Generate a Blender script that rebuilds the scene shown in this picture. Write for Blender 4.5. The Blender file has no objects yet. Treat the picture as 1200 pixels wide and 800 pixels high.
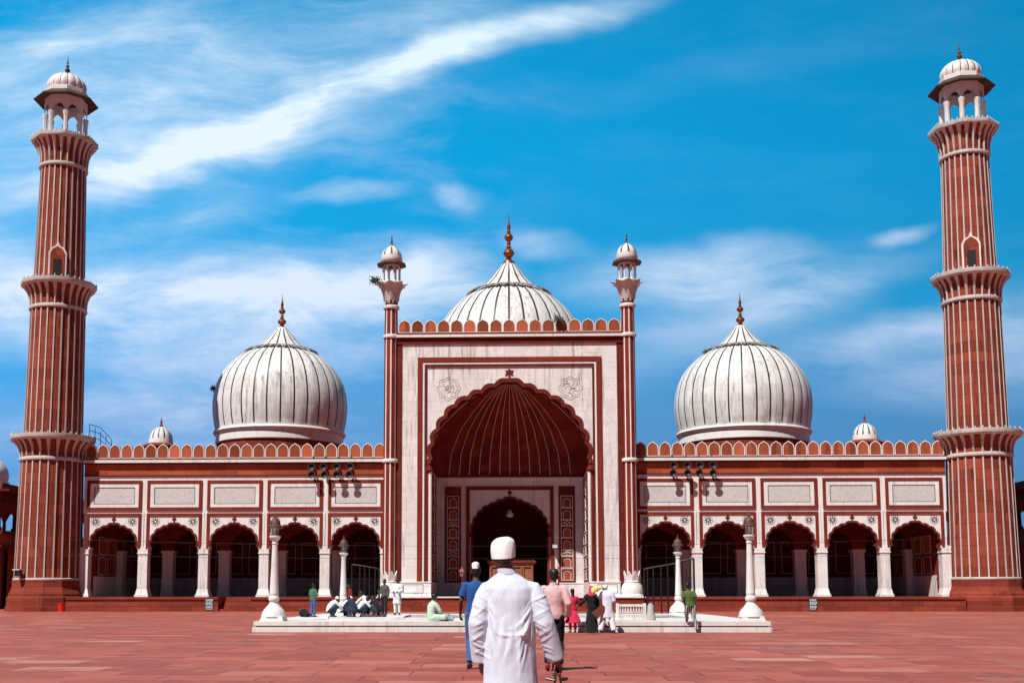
import bpy, math, random
import numpy as np
from mathutils import Vector, Matrix, noise
rnd = random.Random(7)
PI = math.pi
S = bpy.context.scene
COL = S.collection

# ---------------------------------------------------------------- camera
CAM = dict(f=1350.0, H=1.3, pitch=0.1076, yaw=0.0322, roll=-0.0006, cx=554.03, cy=547.94)
cam = bpy.data.cameras.new('camera'); camo = bpy.data.objects.new('camera', cam); COL.objects.link(camo)
cam.sensor_fit = 'HORIZONTAL'; cam.sensor_width = 36.0; cam.lens = 36.0*CAM['f']/1200
cam.shift_x = (600-CAM['cx'])/1200; cam.shift_y = (CAM['cy']-400)/1200
cam.clip_start = .1; cam.clip_end = 6000
cp, sp, cyw, syw = math.cos(CAM['pitch']), math.sin(CAM['pitch']), math.cos(CAM['yaw']), math.sin(CAM['yaw'])
F = Vector((-syw*cp, cyw*cp, sp)); R = Vector((cyw, syw, 0)); U = R.cross(F)
cr, sr = math.cos(CAM['roll']), math.sin(CAM['roll'])
R, U = R*cr+U*sr, U*cr-R*sr
camo.matrix_world = Matrix(((R.x, U.x, -F.x, 0), (R.y, U.y, -F.y, 0), (R.z, U.z, -F.z, CAM['H']), (0, 0, 0, 1)))
S.camera = camo

# ---------------------------------------------------------------- light, sky, exposure
S.view_settings.view_transform = 'Standard'; S.view_settings.look = 'None'
S.view_settings.exposure = 0.25; S.view_settings.gamma = 1; S.view_settings.use_curve_mapping = False
SUN = Vector((-.40, -.57, 1.0)).normalized()          # direction towards the sun: left and behind the camera
sd = bpy.data.lights.new('sun', 'SUN'); sd.energy = 5.0; sd.angle = math.radians(.53); sd.color = (1, .965, .91)
so = bpy.data.objects.new('sun', sd); COL.objects.link(so); so.rotation_euler = SUN.to_track_quat('Z', 'Y').to_euler()

W = bpy.data.worlds.new('World'); S.world = W; W.use_nodes = True
nt = W.node_tree; nt.nodes.clear()
def N(t, typ, **k):
    n = t.nodes.new(typ)
    for a, b in k.items(): setattr(n, a, b)
    return n
def wire(t, a, b): t.links.new(a, b)
def mth(t, op, a, b=None, c=None, clamp=False):
    n = N(t, 'ShaderNodeMath', operation=op, use_clamp=clamp)
    for i, v in enumerate((a, b, c)):
        if v is None: continue
        if isinstance(v, (int, float)): n.inputs[i].default_value = v
        else: wire(t, v, n.inputs[i])
    return n.outputs[0]
def mixc(t, fac, a, b, mode='MIX'):
    n = N(t, 'ShaderNodeMix', data_type='RGBA', blend_type=mode)
    for i, v in ((0, fac), (6, a), (7, b)):
        if isinstance(v, (int, float)): n.inputs[i].default_value = v
        elif isinstance(v, (tuple, list)): n.inputs[i].default_value = (*v[:3], 1)
        else: wire(t, v, n.inputs[i])
    return n.outputs[2]
def ramp(t, fac, stops, interp='LINEAR'):
    n = N(t, 'ShaderNodeValToRGB'); n.color_ramp.interpolation = interp
    e = n.color_ramp.elements
    while len(e) < len(stops): e.new(.5)
    for x, (p, c) in zip(e, stops):
        x.position = p; x.color = (*c, 1) if len(c) == 3 else c
    wire(t, fac, n.inputs[0]); return n.outputs[0]
def noisen(t, vec, scale, detail=4, rough=.55, dist=0.0, dim='3D'):
    n = N(t, 'ShaderNodeTexNoise', noise_dimensions=dim)
    n.inputs['Scale'].default_value = scale; n.inputs['Detail'].default_value = detail
    n.inputs['Roughness'].default_value = rough; n.inputs['Distortion'].default_value = dist
    if vec is not None: wire(t, vec, n.inputs['Vector'])
    return n.outputs['Fac']
def mapping(t, vec, loc=(0, 0, 0), rot=(0, 0, 0), sc=(1, 1, 1), typ='POINT'):
    n = N(t, 'ShaderNodeMapping', vector_type=typ)
    n.inputs['Location'].default_value = loc; n.inputs['Rotation'].default_value = rot; n.inputs['Scale'].default_value = sc
    wire(t, vec, n.inputs['Vector']); return n.outputs[0]
def mrange(t, v, a, b, c, d, smooth=True):
    n = N(t, 'ShaderNodeMapRange', interpolation_type='SMOOTHSTEP' if smooth else 'LINEAR')
    for i, x in enumerate((v, a, b, c, d)):
        if isinstance(x, (int, float)): n.inputs[i].default_value = x
        else: wire(t, x, n.inputs[i])
    return n.outputs[0]

sky = N(nt, 'ShaderNodeTexSky', sky_type='NISHITA', sun_disc=False)
sky.sun_elevation = math.asin(SUN.z); sky.sun_rotation = math.atan2(SUN.x, SUN.y)
sky.air_density = 1.0; sky.dust_density = .3; sky.ozone_density = 3
tc = N(nt, 'ShaderNodeTexCoord'); sep = N(nt, 'ShaderNodeSeparateXYZ'); wire(nt, tc.outputs['Generated'], sep.inputs[0])
yy = mth(nt, 'MAXIMUM', mth(nt, 'ABSOLUTE', sep.outputs[1]), .12)
u = mth(nt, 'DIVIDE', sep.outputs[0], yy); v = mth(nt, 'DIVIDE', sep.outputs[2], yy)
comb = N(nt, 'ShaderNodeCombineXYZ'); wire(nt, u, comb.inputs[0]); wire(nt, v, comb.inputs[1])
uv = comb.outputs[0]
# Nishita graded to the deep cyan blue of the day
skyc = N(nt, 'ShaderNodeVectorMath', operation='SCALE'); wire(nt, sky.outputs[0], skyc.inputs[0]); skyc.inputs['Scale'].default_value = .10
grad = ramp(nt, mth(nt, 'MULTIPLY', v, 1.6, clamp=True), [(0, (.085, .235, .49)), (.22, (.075, .28, .59)), (.40, (.010, .335, .69)), (.62, (.0, .325, .69)), (.85, (.0, .28, .60)), (1, (.01, .22, .46))])
gx = mrange(nt, u, -.45, .45, 1.10, .74, False)
gs = N(nt, 'ShaderNodeVectorMath', operation='SCALE'); wire(nt, grad, gs.inputs[0]); wire(nt, gx, gs.inputs['Scale'])
base0 = mixc(nt, .97, skyc.outputs[0], gs.outputs[0])
# sky dimmed at the zenith and behind the camera to cut fill light
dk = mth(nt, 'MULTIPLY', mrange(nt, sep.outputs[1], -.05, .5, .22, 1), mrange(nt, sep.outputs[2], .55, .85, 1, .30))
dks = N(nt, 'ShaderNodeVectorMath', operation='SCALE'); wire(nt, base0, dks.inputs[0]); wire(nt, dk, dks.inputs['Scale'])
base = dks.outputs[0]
# clouds: soft masks laid out over the sky dome, broken up by stretched noise
wob = N(nt, 'ShaderNodeTexNoise'); wob.inputs['Scale'].default_value = 5; wob.inputs['Detail'].default_value = 4; wire(nt, uv, wob.inputs['Vector'])
wv = N(nt, 'ShaderNodeVectorMath', operation='MULTIPLY_ADD'); wire(nt, wob.outputs['Color'], wv.inputs[0]); wv.inputs[1].default_value = (.10, .07, 0); wv.inputs[2].default_value = (-.05, -.035, 0)
wadd = N(nt, 'ShaderNodeVectorMath', operation='ADD'); wire(nt, uv, wadd.inputs[0]); wire(nt, wv.outputs[0], wadd.inputs[1])
duv = wadd.outputs[0]
def px(x, y): return ((x-598)/1350*1.0, (695-y)/1350)
blobs = [  # px centre, half length, half width (px), tilt deg, strength
    (450, 66, 330, 24, 19, .66), (230, 150, 190, 34, 16, .68), (590, 25, 190, 20, 18, .48), (330, 95, 280, 70, 20, .36), (100, 95, 240, 110, 20, .42), (210, 245, 130, 30, 18, .32), (330, 20, 260, 45, 14, .30),
    (395, 209, 70, 13, 3, .60), (540, 215, 38, 15, -8, .5), (220, 352, 300, 52, 5, 1.15), (30, 335, 130, 60, -20, .85), (500, 325, 110, 45, 4, .85), (440, 300, 120, 32, 8, .45), (290, 425, 240, 50, 8, .62),
    (640, 275, 50, 16, -10, .45), (810, 318, 140, 38, 4, .8), (890, 370, 160, 50, 22, .45), (1045, 395, 120, 24, 14, .58), (1075, 268, 46, 11, 15, .55), (1060, 440, 170, 40, 0, .40), (960, 340, 160, 22, 18, .28),
    (1190, 400, 110, 60, 10, .45), (170, 500, 260, 40, 0, .28), (700, 420, 120, 40, 8, .28), (60, 170, 130, 60, 0, .3), (850, 60, 300, 24, 12, .04), (40, 20, 170, 40, 10, .45)]
tot = None
for (bx_, by_, L_, W_, an, st) in blobs:
    c = px(bx_, by_)
    m = mapping(nt, duv, (c[0], c[1], 0), (0, 0, math.radians(an)), (L_/1350*1.25, W_/1350*1.35, 1), 'TEXTURE')
    ln = N(nt, 'ShaderNodeVectorMath', operation='LENGTH'); wire(nt, m, ln.inputs[0])
    k = mrange(nt, ln.outputs['Value'], 0, 1.15, st, 0)
    tot = k if tot is None else mth(nt, 'ADD', tot, k)
n1 = noisen(nt, mapping(nt, duv, rot=(0, 0, math.radians(-18)), sc=(5, 22, 1)), 1.0, 10, .66, .35)
n2 = noisen(nt, mapping(nt, duv, sc=(9, 14, 1)), 1.0, 8, .58, .4)
nn = mth(nt, 'ADD', mth(nt, 'MULTIPLY', n1, .8), mth(nt, 'MULTIPLY', n2, .4))
dens = mth(nt, 'MULTIPLY', tot, mrange(nt, nn, .36, .74, .16, 1.55, False))
bg_w = mth(nt, 'MULTIPLY', mrange(nt, nn, .52, .85, 0, 1), mrange(nt, u, -.15, .1, .28, .03))
dens = mth(nt, 'ADD', dens, bg_w)
dens = mth(nt, 'MULTIPLY', mrange(nt, dens, 0, 1.3, 0, .92, False), mrange(nt, sep.outputs[1], .0, .5, .1, 1))
cc = ramp(nt, mth(nt, 'MULTIPLY', v, 1.6, clamp=True), [(0, (.42, .50, .72)), (.3, (.60, .68, .86)), (.6, (.74, .83, .92)), (1, (.70, .85, .93))])
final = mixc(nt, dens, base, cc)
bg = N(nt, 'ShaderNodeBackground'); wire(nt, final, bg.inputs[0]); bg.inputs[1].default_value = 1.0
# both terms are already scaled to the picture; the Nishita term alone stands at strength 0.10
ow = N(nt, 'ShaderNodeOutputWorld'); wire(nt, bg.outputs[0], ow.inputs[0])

# ---------------------------------------------------------------- materials
def newmat(name):
    m = bpy.data.materials.new(name); m.use_nodes = True
    t = m.node_tree; b = t.nodes['Principled BSDF']; return m, t, b
def bump(t, b, h, strength=.3, dist=.02):
    n = N(t, 'ShaderNodeBump'); n.inputs['Strength'].default_value = strength; n.inputs['Distance'].default_value = dist
    wire(t, h, n.inputs['Height']); wire(t, n.outputs[0], b.inputs['Normal'])
def pos(t):
    g = N(t, 'ShaderNodeNewGeometry'); return g.outputs['Position']
def wallcoord(t):      # x (or y on side faces) against z, so that masonry courses stay level
    g = N(t, 'ShaderNodeNewGeometry'); s = N(t, 'ShaderNodeSeparateXYZ'); wire(t, g.outputs['Position'], s.inputs[0])
    a = mth(t, 'ADD', s.outputs[0], mth(t, 'MULTIPLY', s.outputs[1], .83))
    c = N(t, 'ShaderNodeCombineXYZ'); wire(t, a, c.inputs[0]); wire(t, s.outputs[2], c.inputs[1]); return c.outputs[0]
def brick(t, vec, w, h, mortar=.012):
    n = N(t, 'ShaderNodeTexBrick'); n.inputs['Scale'].default_value = 1; n.inputs['Mortar Size'].default_value = mortar
    n.inputs['Brick Width'].default_value = w; n.inputs['Row Height'].default_value = h; n.inputs['Mortar Smooth'].default_value = .1
    n.inputs['Color1'].default_value = (0, 0, 0, 1); n.inputs['Color2'].default_value = (1, 1, 1, 1); n.inputs['Mortar'].default_value = (.5, .5, .5, 1)
    n.inputs['Bias'].default_value = 0; wire(t, vec, n.inputs['Vector']); return n
def sandstone(name, c, var=.35, bw=1.1, bh=.62, joint=.55, stain=.5, rough=.85):
    m, t, b = newmat(name)
    p = pos(t); br = brick(t, wallcoord(t), bw, bh, .014)
    lo = tuple(x*(1-var) for x in c); hi = (min(1, c[0]*(1+var*.75)), c[1]*(1+var*1.15), c[2]*(1+var*1.1))
    col = mixc(t, br.outputs['Color'], lo, hi)
    nz = noisen(t, p, .9, 6, .62)
    col = mixc(t, mrange(t, nz, .35, .70, 0, .55), col, tuple(x*.72 for x in c))
    fine = noisen(t, p, 9, 5, .6)
    col = mixc(t, mrange(t, fine, .3, .7, 0, .35), col, (c[0]*1.25, c[1]*1.5, c[2]*1.5))
    st = noisen(t, mapping(t, p, sc=(1.6, 1.6, .22)), 1.5, 6, .65)
    col = mixc(t, mrange(t, st, .56, .76, 0, stain), col, (c[0]*.22, c[1]*.25, c[2]*.3))
    col = mixc(t, mth(t, 'MULTIPLY', br.outputs['Fac'], joint), col, (c[0]*.35, c[1]*.4, c[2]*.45))
    if 'merlon' in name:
        oi = N(t, 'ShaderNodeObjectInfo'); vm = N(t, 'ShaderNodeVectorMath', operation='SCALE'); wire(t, col, vm.inputs[0]); wire(t, mrange(t, oi.outputs['Random'], 0, 1, .62, 1.25, False), vm.inputs['Scale']); col = vm.outputs[0]
    wire(t, col, b.inputs['Base Color']); b.inputs['Roughness'].default_value = rough
    b.inputs['Specular IOR Level'].default_value = .10
    bump(t, b, mth(t, 'ADD', mth(t, 'MULTIPLY', br.outputs['Fac'], -1), mth(t, 'MULTIPLY', fine, .6)), .5, .02)
    return m
def marble(name, c=(.80, .78, .77), stain=.75, bw=1.6, bh=.85, joint=.35, streak=1.0, scol=(.30, .28, .27), bv=(.93, 1.04)):
    m, t, b = newmat(name)
    p = pos(t); br = brick(t, wallcoord(t), bw, bh, .010)
    col = mixc(t, br.outputs['Color'], tuple(x*bv[0] for x in c), tuple(x*bv[1] for x in c))
    nz = noisen(t, mapping(t, p, sc=(1, 1, .6)), .7, 7, .65, .5)
    col = mixc(t, mrange(t, nz, .40, .75, 0, .30), col, (c[0]*.80, c[1]*.76, c[2]*.74))
    s1 = noisen(t, mapping(t, p, sc=(2.2, 2.2, .16)), 1.6, 7, .68)
    s2 = noisen(t, p, .33, 3, .5)
    sf = mth(t, 'MULTIPLY', mrange(t, s1, .48, .72, 0, 1), mrange(t, s2, .38, .60, .2, 1))
    col = mixc(t, mth(t, 'MULTIPLY', sf, stain*streak), col, scol)
    bl = noisen(t, p, 1.1, 6, .72, .8); bl2 = noisen(t, mapping(t, p, (13, 5, 2)), .45, 5, .7, .5)
    col = mixc(t, mrange(t, bl, .56, .62, 0, .38*stain), col, (c[0]*.55, c[1]*.53, c[2]*.52))
    col = mixc(t, mrange(t, bl2, .54, .60, 0, .26*stain), col, (c[0]*.78, c[1]*.70, c[2]*.66))
    vein = noisen(t, p, 3.5, 8, .7, 1.2)
    col = mixc(t, mrange(t, mth(t, 'ABSOLUTE', mth(t, 'SUBTRACT', vein, .5)), 0, .03, .22*stain+.04, 0), col, (.38, .37, .37))
    col = mixc(t, mth(t, 'MULTIPLY', br.outputs['Fac'], joint), col, (.36, .33, .31))
    wire(t, col, b.inputs['Base Color']); b.inputs['Roughness'].default_value = .5
    b.inputs['Specular IOR Level'].default_value = .3
    bump(t, b, mth(t, 'ADD', mth(t, 'MULTIPLY', br.outputs['Fac'], -1), mth(t, 'MULTIPLY', vein, .4)), .3, .015)
    return m
def plain(name, c, rough=.6, metal=0., nscale=8., var=.25, spec=.4, objc=False, bmp=.15):
    m, t, b = newmat(name)
    if objc:
        o = N(t, 'ShaderNodeTexCoord'); p = o.outputs['Object']
    else: p = pos(t)
    nz = noisen(t, p, nscale, 5, .6)
    col = mixc(t, mrange(t, nz, .3, .7, 0, 1), tuple(x*(1-var) for x in c), tuple(min(1, x*(1+var*.6)) for x in c))
    wire(t, col, b.inputs['Base Color']); b.inputs['Roughness'].default_value = rough; b.inputs['Metallic'].default_value = metal
    b.inputs['Specular IOR Level'].default_value = spec
    if bmp: bump(t, b, nz, bmp, .02)
    return m
def cloth(name, c, var=.12, folds=18., check=None):
    m, t, b = newmat(name)
    o = N(t, 'ShaderNodeTexCoord'); p = o.outputs['Object']
    nz = noisen(t, mapping(t, p, sc=(1, 1, .45)), folds, 4, .55, .6)
    weave = noisen(t, p, 260, 2, .5)
    col = mixc(t, nz, tuple(x*(1-var) for x in c), tuple(min(1, x*(1+var)) for x in c))
    if check:
        kind, c2, fr = check
        s = N(t, 'ShaderNodeSeparateXYZ'); wire(t, p, s.inputs[0])
        a = mth(t, 'GREATER_THAN', mth(t, 'FRACT', mth(t, 'MULTIPLY', s.outputs[0], fr)), .5)
        if kind == 'check':
            b2 = mth(t, 'GREATER_THAN', mth(t, 'FRACT', mth(t, 'MULTIPLY', s.outputs[2], fr)), .5)
            a = mth(t, 'MULTIPLY', mth(t, 'ADD', a, b2), .5)
        elif kind == 'dots':
            b2 = mth(t, 'GREATER_THAN', noisen(t, p, fr, 2, .5), .56); a = b2
        col = mixc(t, a, col, c2)
    wire(t, col, b.inputs['Base Color']); b.inputs['Roughness'].default_value = .88
    b.inputs['Specular IOR Level'].default_value = .15
    b.inputs['Sheen Weight'].default_value = .12
    bump(t, b, mth(t, 'ADD', nz, mth(t, 'MULTIPLY', weave, .12)), .35, .02)
    return m
M = {}
M['red'] = sandstone('sandstone_wall', (.24, .042, .025))
M['orange'] = sandstone('sandstone_fascia', (.37, .078, .038), var=.4, bw=1.9, bh=2, stain=.45)
M['merlon'] = sandstone('sandstone_merlon', (.36, .082, .040), var=.45, bw=.87, bh=3, joint=0, stain=.85)
M['tower'] = sandstone('sandstone_tower', (.25, .048, .029), var=.38, bw=.9, bh=.75, joint=.8, stain=.35)
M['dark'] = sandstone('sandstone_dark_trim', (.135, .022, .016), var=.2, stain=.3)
M['frame'] = sandstone('sandstone_frame', (.205, .030, .019), var=.25, bw=1.3, bh=1.4, stain=.4)
M['vault'] = sandstone('sandstone_vault', (.20, .030, .020), var=.4, bw=.8, bh=.5, stain=.25)
M['plinth'] = sandstone('sandstone_plinth', (.24, .043, .027), var=.35, bw=1.5, bh=.34, stain=.5)
M['marble'] = marble('marble_wall')
M['marble_clean'] = marble('marble_band', (.80, .77, .755), stain=.5, bw=2.2, bh=5)
M['marble_stained'] = marble('marble_portal', (.79, .75, .74), stain=1.1, bw=1.15, bh=.78, joint=.45)
M['dome'] = marble('marble_dome', (.76, .75, .74), stain=.90, bw=1.3, bh=1.25, joint=.40, bv=(.82, 1.05), scol=(.20, .19, .19))
M['inlay'] = plain('black_marble_inlay', (.035, .035, .035), .5)
M['white'] = marble('marble_trim', (.76, .73, .71), stain=.6, bw=9, bh=9, joint=0)
M['stripe'] = marble('marble_stripe', (.56, .52, .49), stain=.9, bw=9, bh=1.5, joint=.5)
M['collar'] = plain('weathered_collar', (.26, .22, .20), .8, var=.5, nscale=3)
M['eave'] = plain('dark_eave', (.055, .030, .022), .8, var=.4)  # dark brown with random variation over the whole eave
M['post'] = marble('marble_post', (.74, .72, .70), stain=.8, bw=3, bh=3, joint=.4, scol=(.33, .23, .20))
M['gold'] = plain('copper_finial', (.34, .115, .055), .35, .75, 3)
M['iron'] = plain('black_iron', (.02, .02, .022), .5, .3)
M['rust'] = plain('brown_metal', (.115, .055, .038), .6, .3)
M['redpaint'] = plain('dull_red_paint', (.25, .045, .03), .5)
M['wood'] = plain('brown_wood', (.30, .115, .06), .6, 0, 5)
M['leaf'] = plain('leaf', (.05, .08, .03), .7, var=.5)
M['hornred'] = plain('horn_paint', (.16, .05, .04), .5)
M['plastic_red'] = plain('red_plastic', (.75, .02, .015), .35, var=.1)
M['sign_black'] = plain('sign_black', (.02, .03, .04), .5)
M['sign_white'] = plain('sign_white', (.6, .68, .72), .6)
M['eye'] = plain('eye_dark', (.02, .015, .012), .2)
M['wet'] = plain('brown_mat', (.09, .06, .045), .8)

def inscription_mat():
    m, t, b = newmat('marble_inscription')
    p = wallcoord(t); c = (.60, .575, .56)
    nz = noisen(t, pos(t), 1.2, 5, .6)
    col = mixc(t, nz, (.54, .52, .51), (.69, .67, .65))
    q = noisen(t, mapping(t, p, sc=(5.5, 9, 1)), 1, 3, .55, 2.2)
    ln = mrange(t, mth(t, 'ABSOLUTE', mth(t, 'SUBTRACT', q, .5)), .010, .035, .7, 0)
    q2 = noisen(t, mapping(t, p, sc=(13, 7, 1)), 1, 2, .5, 1.0)
    ln2 = mrange(t, q2, .61, .67, 0, .65)
    col = mixc(t, mth(t, 'MAXIMUM', ln, ln2), col, (.22, .22, .225))
    wire(t, col, b.inputs['Base Color']); b.inputs['Roughness'].default_value = .6
    return m
M['script'] = inscription_mat()

def floor_mat():
    m, t, b = newmat('red_sandstone_paving')
    p = pos(t); s = N(t, 'ShaderNodeSeparateXYZ'); wire(t, p, s.inputs[0])
    wob = mth(t, 'MULTIPLY', noisen(t, p, .5, 2, .5), .05)
    rowh, bw = 1.02, 1.55
    ry = mth(t, 'DIVIDE', mth(t, 'ADD', s.outputs[1], wob), rowh); row = mth(t, 'FLOOR', ry)
    wn = N(t, 'ShaderNodeTexWhiteNoise', noise_dimensions='1D'); wire(t, row, wn.inputs['W'])
    rx = mth(t, 'ADD', mth(t, 'DIVIDE', mth(t, 'ADD', s.outputs[0], wob), bw), mth(t, 'MULTIPLY', wn.outputs['Value'], .55)); colm = mth(t, 'FLOOR', rx)
    cb = N(t, 'ShaderNodeCombineXYZ'); wire(t, row, cb.inputs[0]); wire(t, colm, cb.inputs[1])
    w2 = N(t, 'ShaderNodeTexWhiteNoise', noise_dimensions='2D'); wire(t, cb.outputs[0], w2.inputs['Vector'])
    slab = ramp(t, w2.outputs['Value'], [(0, (.29, .066, .046)), (.25, (.36, .090, .064)), (.48, (.43, .115, .082)), (.66, (.32, .080, .060)), (.80, (.47, .140, .100)), (.90, (.50, .20, .15)), (.945, (.54, .32, .24)), (.972, (.27, .14, .12))], 'CONSTANT')
    big = noisen(t, p, .13, 4, .6)
    col = mixc(t, mrange(t, big, .35, .65, 0, .38), slab, (.40, .115, .085))
    mid = noisen(t, p, 1.3, 7, .68)
    col = mixc(t, mrange(t, mid, .48, .66, 0, .6), col, (.50, .21, .155))
    mid2 = noisen(t, mapping(t, p, (31, 7, 0), sc=(.8, 1.5, 1)), 1.0, 7, .7)
    col = mixc(t, mrange(t, mid2, .50, .66, 0, .6), col, (.20, .055, .042))
    spot = noisen(t, p, 5.5, 6, .75)
    col = mixc(t, mrange(t, spot, .62, .70, 0, .55), col, (.12, .045, .038))
    fine = noisen(t, p, 22, 5, .7)
    col = mixc(t, mrange(t, fine, .3, .75, 0, .30), col, (.50, .20, .15))
    fx = mth(t, 'FRACT', rx); fy = mth(t, 'FRACT', ry)
    ex = mth(t, 'MULTIPLY', mth(t, 'MINIMUM', fx, mth(t, 'SUBTRACT', 1, fx)), bw)
    ey = mth(t, 'MULTIPLY', mth(t, 'MINIMUM', fy, mth(t, 'SUBTRACT', 1, fy)), rowh)
    e = mth(t, 'MINIMUM', ex, ey)
    j = mrange(t, e, .006, .026, 1, 0)
    jn = mth(t, 'MULTIPLY', j, mrange(t, noisen(t, p, 2.2, 3, .5), .35, .6, .6, 1))
    col = mixc(t, mth(t, 'MULTIPLY', jn, .75), col, (.075, .030, .026))
    dk_ = N(t, 'ShaderNodeVectorMath', operation='MULTIPLY'); wire(t, col, dk_.inputs[0]); dk_.inputs[1].default_value = (.85, .69, .65); col = dk_.outputs[0]
    wire(t, col, b.inputs['Base Color'])
    wire(t, mrange(t, mid, .3, .7, .55, .8), b.inputs['Roughness'])
    b.inputs['Specular IOR Level'].default_value = .3
    h = mth(t, 'ADD', mth(t, 'MULTIPLY', jn, -1), mth(t, 'ADD', mth(t, 'MULTIPLY', fine, .35), mth(t, 'MULTIPLY', w2.outputs['Value'], .25)))
    bump(t, b, h, .45, .015)
    return m
M['floor'] = floor_mat()
mw, tw, bw_ = newmat('tank_water'); bw_.inputs['Base Color'].default_value = (.03, .045, .035, 1); bw_.inputs['Roughness'].default_value = .06
bump(tw, bw_, noisen(tw, pos(tw), 5, 3), .2, .02)
mg, tg, bg_ = newmat('lantern_glass'); bg_.inputs['Base Color'].default_value = (.55, .55, .52, 1); bg_.inputs['Roughness'].default_value = .15; bg_.inputs['Alpha'].default_value = .55
def skinmat(name, c):
    m, t, b = newmat(name); o = N(t, 'ShaderNodeTexCoord')
    nz = noisen(t, o.outputs['Object'], 14, 4, .6)
    wire(t, mixc(t, nz, tuple(x*.82 for x in c), tuple(x*1.15 for x in c)), b.inputs['Base Color'])
    b.inputs['Roughness'].default_value = .5; b.inputs['Subsurface Weight'].default_value = .05; return m
M['skin'] = skinmat('brown_skin', (.17, .075, .042)); M['skin2'] = skinmat('dark_brown_skin', (.10, .045, .027))
M['hair'] = plain('black_hair', (.012, .010, .009), .45, nscale=60, objc=True)

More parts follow.
